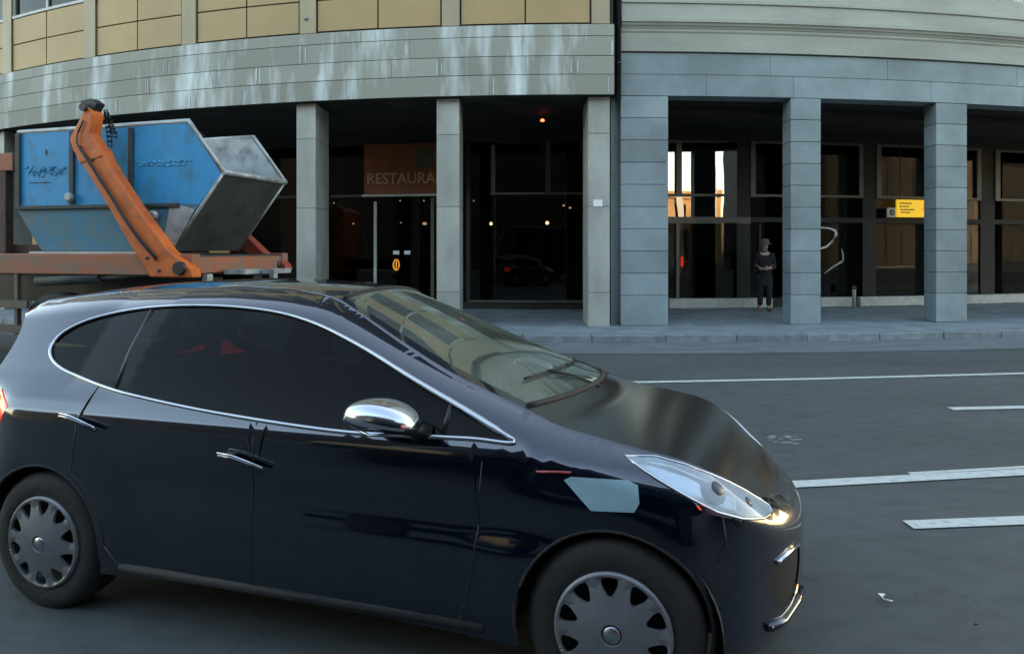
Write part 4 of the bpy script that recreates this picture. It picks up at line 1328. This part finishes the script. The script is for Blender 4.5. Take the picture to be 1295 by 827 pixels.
# grille and plate
bm = BM(); box(bm, .54, .585, -.36, .36, .30, .44)
for k in range(5): box(bm, .585, .592, -.35, .35, .31 + k * .027, .318 + k * .027)
obj('grille', bm, M['black'], CAR)
bm = BM(); box(bm, .612, .632, -.2, .2, .50, .58); obj('number_plate', bm, M['white'], CAR)
# floor pan, wheel wells
bm = BM(); box(bm, -2.12, -.36, -.78, .78, .20, .28); box(bm, -2.9, -2.12, -.55, .55, .24, .5); box(bm, -.36, .45, -.55, .55, .22, .6)
obj('floor_pan', bm, M['black'], CAR)
for c in ((0, .30), (-2.48, .29)):
    for sg in (-1, 1):
        bm = BM()
        y0, y1 = sg * .835, sg * .55
        ar = circ(c, .352, -10, 190, 24)
        A = [bm.verts.new((x, y0, z)) for x, z in ar]; B_ = [bm.verts.new((x, y1, z)) for x, z in ar]
        for j in range(len(ar) - 1): bm.faces.new((A[j], A[j + 1], B_[j + 1], B_[j]))
        bm.faces.new(B_)
        obj('wheel_well', bm, M['black'], CAR)
# inner door cards, dashboard, seats
for sg in (-1, 1):
    bm = BM(); box(bm, -2.2, -.38, sg * .74 - .03, sg * .74 + .03, .28, .84)
    obj('door_card', bm, M['seat'], CAR)
bm = BM(); prism(bm, [(-.10, .55), (-.12, .88), (-.35, .955), (-.62, .93), (-.72, .84), (-.70, .55)], -.70, .70); obj('dashboard', bm, M['dash'], CAR, bevel=.03)
bm = BM(); box(bm, -.42, -.24, .12, .40, .957, .962); obj('paper', bm, M['white'], CAR)
def seat(x, y):
    bm = BM(); box(bm, x - .25, x + .25, y - .25, y + .25, .42, .58); s_ = obj('seat', bm, M['seat'], CAR, bevel=.05)
    bm = BM(); prism(bm, [(x - .22, .52), (x - .08, .52), (x - .26, 1.06), (x - .38, 1.06)], y - .24, y + .24); obj('backrest', bm, M['seat'], s_, bevel=.05)
    bm = BM(); box(bm, x - .38, x - .28, y - .13, y + .13, 1.09, 1.26); obj('headrest', bm, M['seat'], s_, bevel=.04)
seat(-1.15, -.36); seat(-1.15, .36)
bm = BM(); box(bm, -2.3, -1.8, -.62, .62, .42, .58); s_ = obj('rear_bench', bm, M['seat'], CAR, bevel=.05)
bm = BM(); prism(bm, [(-2.3, .52), (-2.16, .52), (-2.36, 1.02), (-2.46, 1.02)], -.62, .62); obj('backrest', bm, M['seat'], s_, bevel=.05)
bm = BM(); c = Vector((-.84, .36, .88))
q = [c + Vector((.10 * math.sin(a) * -1, .18 * math.cos(a), .15 * math.sin(a))) for a in [2 * PI * k / 28 for k in range(28)]]
tube(bm, q, .014, 8, True); tube(bm, [c + Vector((0, -.17, 0)), c + Vector((.04, 0, 0)), c + Vector((0, .17, 0))], .016, 6); tube(bm, [c + Vector((.04, 0, 0)), c + Vector((.16, 0, -.05))], .03, 8)
obj('steering_wheel', bm, M['black'], CAR, smooth=True)
bm = BM(); box(bm, -1.03, -1.0, -.09, .09, 1.22, 1.27); obj('rear_view_mirror', bm, M['black'], CAR, bevel=.01)
# door mirrors
def mirror(sg):
    t = []
    bm = BM()
    cx, cy, cz = -.79, sg * (HW + .115), .955
    n, mth = 30, 22
    rings = []
    for i in range(n + 1):
        a = PI * i / n                         # rear (flat) to front
        xx = -math.cos(a)
        k = math.sin(a) ** .7
        ring = []
        for j in range(mth):
            b = 2 * PI * j / mth
            yy = math.copysign(abs(math.cos(b)) ** .8, math.cos(b)) * .105 * k
            zz_ = math.copysign(abs(math.sin(b)) ** .85, math.sin(b)) * k
            zz_ *= .066 if zz_ > 0 else .042
            if xx < 0: zz_ *= 1.0
            ring.append(bm.verts.new((cx + xx * .135, cy + yy, cz + zz_ + .012 * (1 - (xx) ** 2) - .012 * xx)))
        rings.append(ring)
    for A, B_ in zip(rings, rings[1:]):
        for j in range(mth):
            f = bm.faces.new((A[j], A[(j + 1) % mth], B_[(j + 1) % mth], B_[j])); f.smooth = True
            if sum(v.co.z for v in f.verts) / 4 < cz - .012: f.material_index = 1
    bmesh.ops.remove_doubles(bm, verts=bm.verts, dist=.0005)
    bmesh.ops.recalc_face_normals(bm, faces=bm.faces)
    o = obj('door_mirror', bm, [M['mirror_cap'], M['black']], CAR, smooth=True)
    bm = BM(); tube(bm, [(cx - .12, cy - sg * -.0 + .0, cz - .030), (cx, cy - .0 + sg * .09, cz - .034), (cx + .12, cy + sg * .0, cz - .030)], .005, 6); obj('mirror_line', bm, M['chrome'], o)
    bm = BM(); tube(bm, [(cx + .03, cy - sg * .06, cz - .03), (cx + .11, cy - sg * .15, cz - .06)], .026, 8, rads=[.022, .03]); obj('mirror_arm', bm, M['black'], o)
mirror(-1); mirror(1)
# the body leans a little on its springs
for o_ in list(CAR.children):
    o_.matrix_local = Matrix.Translation((0, -HW, .3)) @ Matrix.Rotation(R(-3.4), 4, 'X') @ Matrix.Translation((0, HW, -.3)) @ o_.matrix_local
# wheels
def hubcap_mesh():
    bm = BM()
    n = 10; Rr = .198; K = 120
    vs, es = [], []
    def add(poly):
        i0 = len(vs); vs.extend(Vector(p) for p in poly); es.extend((i0 + i, i0 + (i + 1) % len(poly)) for i in range(len(poly)))
    add([(Rr * math.cos(2 * PI * k / 96), Rr * math.sin(2 * PI * k / 96)) for k in range(96)])
    holes = []
    for k in range(n):
        a = 2 * PI * k / n + .2
        poly = []
        for (r_, da) in ((.178, -.15), (.182, 0), (.178, .15), (.155, .17), (.125, .08), (.120, 0), (.125, -.08), (.155, -.17)):
            poly.append((r_ * math.cos(a + da), r_ * math.sin(a + da)))
        poly = cr(poly, 3, True)
        holes.append(poly); add(poly)
    for r_ in (.03, .036, .06, .09, .11, .15, .1855, .188, .1905, .194):
        m_ = 24 if r_ < .05 else int(r_ * (200 if r_ < .18 else 480))
        for k in range(m_):
            p = (r_ * math.cos(2 * PI * k / m_ + r_ * 9), r_ * math.sin(2 * PI * k / m_ + r_ * 9))
            if not any(inside(p, h) for h in holes): vs.append(Vector(p))
    ov, oe, of, *_ = geometry.delaunay_2d_cdt(vs, es, [], 0, 1e-5)
    def dome(r_):
        return -.030 * (1 - (r_ / Rr) ** 2) + (.012 if r_ < .035 else 0) - .012 * math.exp(-((r_ - .19) / .012) ** 2)
    V = [bm.verts.new((p.x, dome(p.length), p.y)) for p in ov]
    for f in of:
        c = sum((ov[i] for i in f), Vector((0, 0))) / 3
        if c.length < Rr and not any(inside(c, h) for h in holes):
            bm.faces.new([V[i] for i in f])
    bmesh.ops.recalc_face_normals(bm, faces=bm.faces)
    r = bmesh.ops.extrude_face_region(bm, geom=list(bm.faces))
    vv = [e for e in r['geom'] if isinstance(e, bmesh.types.BMVert)]
    bmesh.ops.translate(bm, vec=(0, .012, 0), verts=vv)
    bmesh.ops.recalc_face_normals(bm, faces=bm.faces)
    return bm
for ux, uz in ((0, .30), (-2.48, .29)):
    for sg in (-1, 1):
        bm = BM(); lathe(bm, [(.0, .200), (-.004, .215), (-.006, .245), (.0, .275), (.018, .296), (.05, .3), (.13, .3), (.165, .296), (.185, .275), (.185, .2)], 'y', n=56, cap=False)
        w = empty('wheel', (0, 0, 0)); w.parent = CAR
        w.location = (ux, sg * (HW - .028), uz); w.rotation_euler = (0, 0, 0 if sg < 0 else PI)
        w.rotation_euler[1] = random.uniform(0, 1) if sg < 0 else 0
        w.rotation_euler = (0, w.rotation_euler[1], 0) if sg < 0 else (0, 0, PI)
        obj('tyre', bm, M['rubber'], w)
        obj('hubcap', hubcap_mesh(), M['cap_silver'], w)
        bm = BM(); lathe(bm, [(.03, .01), (.035, .2), (.0, .205)], 'y', n=40, cap=False); obj('rim', bm, M['black'], w)
        bm = BM(); lathe(bm, [(-.028, .004), (-.028, .026), (-.022, .030), (.0, .030)], 'y', n=24); obj('centre_cap', bm, M['satin'], w)

# ================================================================ PERSON
def skinned(name, chains, m, parent, sub=2):
    """chains: lists of (x,y,z,r) polylines; the first point of a later chain may be an index into the points made so far"""
    pts, ed = [], []
    for ch in chains:
        prev = None
        for q in ch:
            if isinstance(q, int): prev = q; continue
            pts.append(q)
            if prev is not None: ed.append((prev, len(pts) - 1))
            prev = len(pts) - 1
    me = bpy.data.meshes.new(name); me.from_pydata([p[:3] for p in pts], ed, [])
    me.materials.append(m)
    o = bpy.data.objects.new(name, me); link(o, parent)
    md = o.modifiers.new('skin', 'SKIN'); md.use_smooth_shade = True
    for v, p in zip(me.skin_vertices[0].data, pts): v.radius = (p[3], p[4] if len(p) > 4 else p[3]); v.use_root = False
    me.skin_vertices[0].data[0].use_root = True
    s = o.modifiers.new('sub', 'SUBSURF'); s.levels = sub; s.render_levels = sub
    return o
x = gx(967, 16.2)
PE = empty('person', (x, 16.2 + g(x), .12), R(-12))
tag(PE, 'person in dark coat and grey brimmed hat waiting beside the arcade pier', 'person')
# faces -y; 0 pelvis .. indices follow the order below
hand = []
body_ch = [
    [(0, 0, .86, .13, .10), (0, .0, 1.02, .125, .095), (0, -.005, 1.18, .145, .10), (0, .0, 1.31, .12, .085), (0, -.01, 1.385, .05), (0, -.02, 1.44, .052), (0, -.03, 1.50, .085, .092), (0, -.03, 1.57, .075, .085)],
    [3, (.155, .0, 1.30, .05), (.20, .02, 1.04, .042), (.08, -.20, 1.00, .034), (.02, -.25, 1.01, .024, .034)],
    [3, (-.155, .0, 1.30, .05), (-.20, .02, 1.04, .042), (-.09, -.20, .98, .034), (-.03, -.26, .99, .024, .034)],
    [0, (.085, .0, .78, .085), (.095, -.01, .45, .055), (.09, .02, .08, .038), (.10, -.10, .035, .036), (.105, -.15, .03, .028)],
    [0, (-.085, .0, .78, .085), (-.10, -.02, .45, .055), (-.10, .01, .08, .038), (-.12, -.11, .035, .036), (-.125, -.16, .03, .028)],
]
bd = skinned('body', body_ch, M['skin'], PE)
for sg, hx, hy, hz in ((1, .02, -.25, 1.01), (-1, -.03, -.26, .99)):
    ch = []
    for k, (dx, l) in enumerate(((-.024, .055), (-.008, .065), (.008, .06), (.024, .048))):
        ch = [[(hx, hy, hz + dx * .7, .012), (hx - sg * .03, hy - .03, hz + dx, .009), (hx - sg * .05, hy - .035, hz + dx - .004, .0085), (hx - sg * (.045 + l * .4), hy - .015, hz + dx - .008, .007)]]
        skinned('finger', ch, M['skin'], bd, 1)
    skinned('thumb', [[(hx, hy, hz + .02, .013), (hx - sg * .005, hy - .035, hz + .045, .010), (hx - sg * .02, hy - .055, hz + .05, .008)]], M['skin'], bd, 1)
skinned('coat', [[(0, 0.0, .86, .165, .135), (0, .0, 1.02, .155, .125), (0, -.0, 1.18, .175, .13), (0, .01, 1.32, .14, .105), (0, .0, 1.375, .07)],
                 [3, (.165, .0, 1.305, .068), (.215, .03, 1.03, .058), (.11, -.16, .99, .05)],
                 [3, (-.165, .0, 1.305, .068), (-.215, .03, 1.03, .058), (-.12, -.16, .97, .05)],
                 [0, (0, .01, .66, .18, .14), (0, .01, .55, .185, .145)]], M['coat'], PE)
skinned('trousers', [[(0, 0, .84, .12), (.09, .0, .74, .098), (.097, -.01, .45, .075), (.09, .02, .12, .066)], [0, (-.09, .0, .74, .098), (-.102, -.02, .45, .075), (-.10, .01, .12, .066)]], M['navy'], PE)
for sg, dx in ((1, .095), (-1, -.11)):
    skinned('boot', [[(dx, .03, .05, .05), (dx + .005, -.06, .04, .046), (dx + sg * .01, -.15, .032, .036)], [0, (dx, .03, .14, .05)]], M['boot'], PE)
bm = BM(); lathe(bm, [(1.545, .15), (1.552, .155), (1.56, .14), (1.565, .10), (1.60, .098), (1.655, .088), (1.672, .06), (1.665, .005)], 'z', (0, -.03, 0), 28)
obj('hat', bm, M['hat'], PE, smooth=True)
bm = BM()
for sg in (-1, 1):
    lathe(bm, [(-.118, .004), (-.115, .010), (-.108, .011)], 'y', (sg * .03, -.0, 1.51), 10)
obj('eyes', bm, M['black'], bd)
bm = BM(); prism(bm, [(-.012, 1.465), (.012, 1.465), (.004, 1.505), (-.004, 1.505)], -.140, -.105); obj('nose', bm, M['skin'], bd, bevel=.004)
bm = BM(); box(bm, -.024, .024, -.121, -.112, 1.442, 1.449); obj('mouth', bm, M['boot'], bd, bevel=.002)
skinned('scarf', [[(-.06, -.02, 1.385, .045), (0, -.07, 1.38, .042), (.06, -.02, 1.385, .045), (.04, .05, 1.39, .04), (-.04, .05, 1.39, .04)]], M['hat'], PE, 1)

# ---------------------------------------------------------------- litter on the road
def litter(name, label, X, Y, pts, m):
    bm = BM()
    vs_ = [bm.verts.new((a, b, .012 + random.uniform(0, .012))) for a, b in pts]
    bm.faces.new(vs_); r = bmesh.ops.extrude_face_region(bm, geom=list(bm.faces)); bmesh.ops.translate(bm, vec=(0, 0, .003), verts=[e for e in r['geom'] if isinstance(e, bmesh.types.BMVert)])
    bmesh.ops.recalc_face_normals(bm, faces=bm.faces)
    o = obj(name, bm, m); o.location = (X, Y, 0); return tag(o, label, 'litter')
def gp(px, py):
    Y = FPX * CH / (py - 315); return (px - 647.5) / FPX * Y, Y
X, Y = gp(1119, 761)
litter('paper_scrap', 'small white c-shaped scrap on the asphalt in the right foreground', X, Y, [(-.016, .03), (.018, .035), (.012, .022), (-.002, .018), (-.006, -.008), (.022, -.026), (.014, -.036), (-.014, -.02)], M['white'])
X, Y = gp(1234, 794)
litter('pebble', 'tiny dark pebble on the asphalt in the lower right corner', X, Y, [(-.01, 0), (0, .01), (.01, .0), (.004, -.01)], M['black'])
bm = BM()
random.seed(3)
for k in range(16):
    X, Y = gp(random.uniform(962, 1012), random.uniform(552, 562)); s_ = random.uniform(.012, .03)
    box(bm, X - s_, X + s_, Y - s_ * .6, Y + s_ * .6, 0.0, random.uniform(.006, .012))
tag(obj('road_grit', bm, M['kerb']), 'pale grit scattered on the road ahead of the car', kind='stuff')
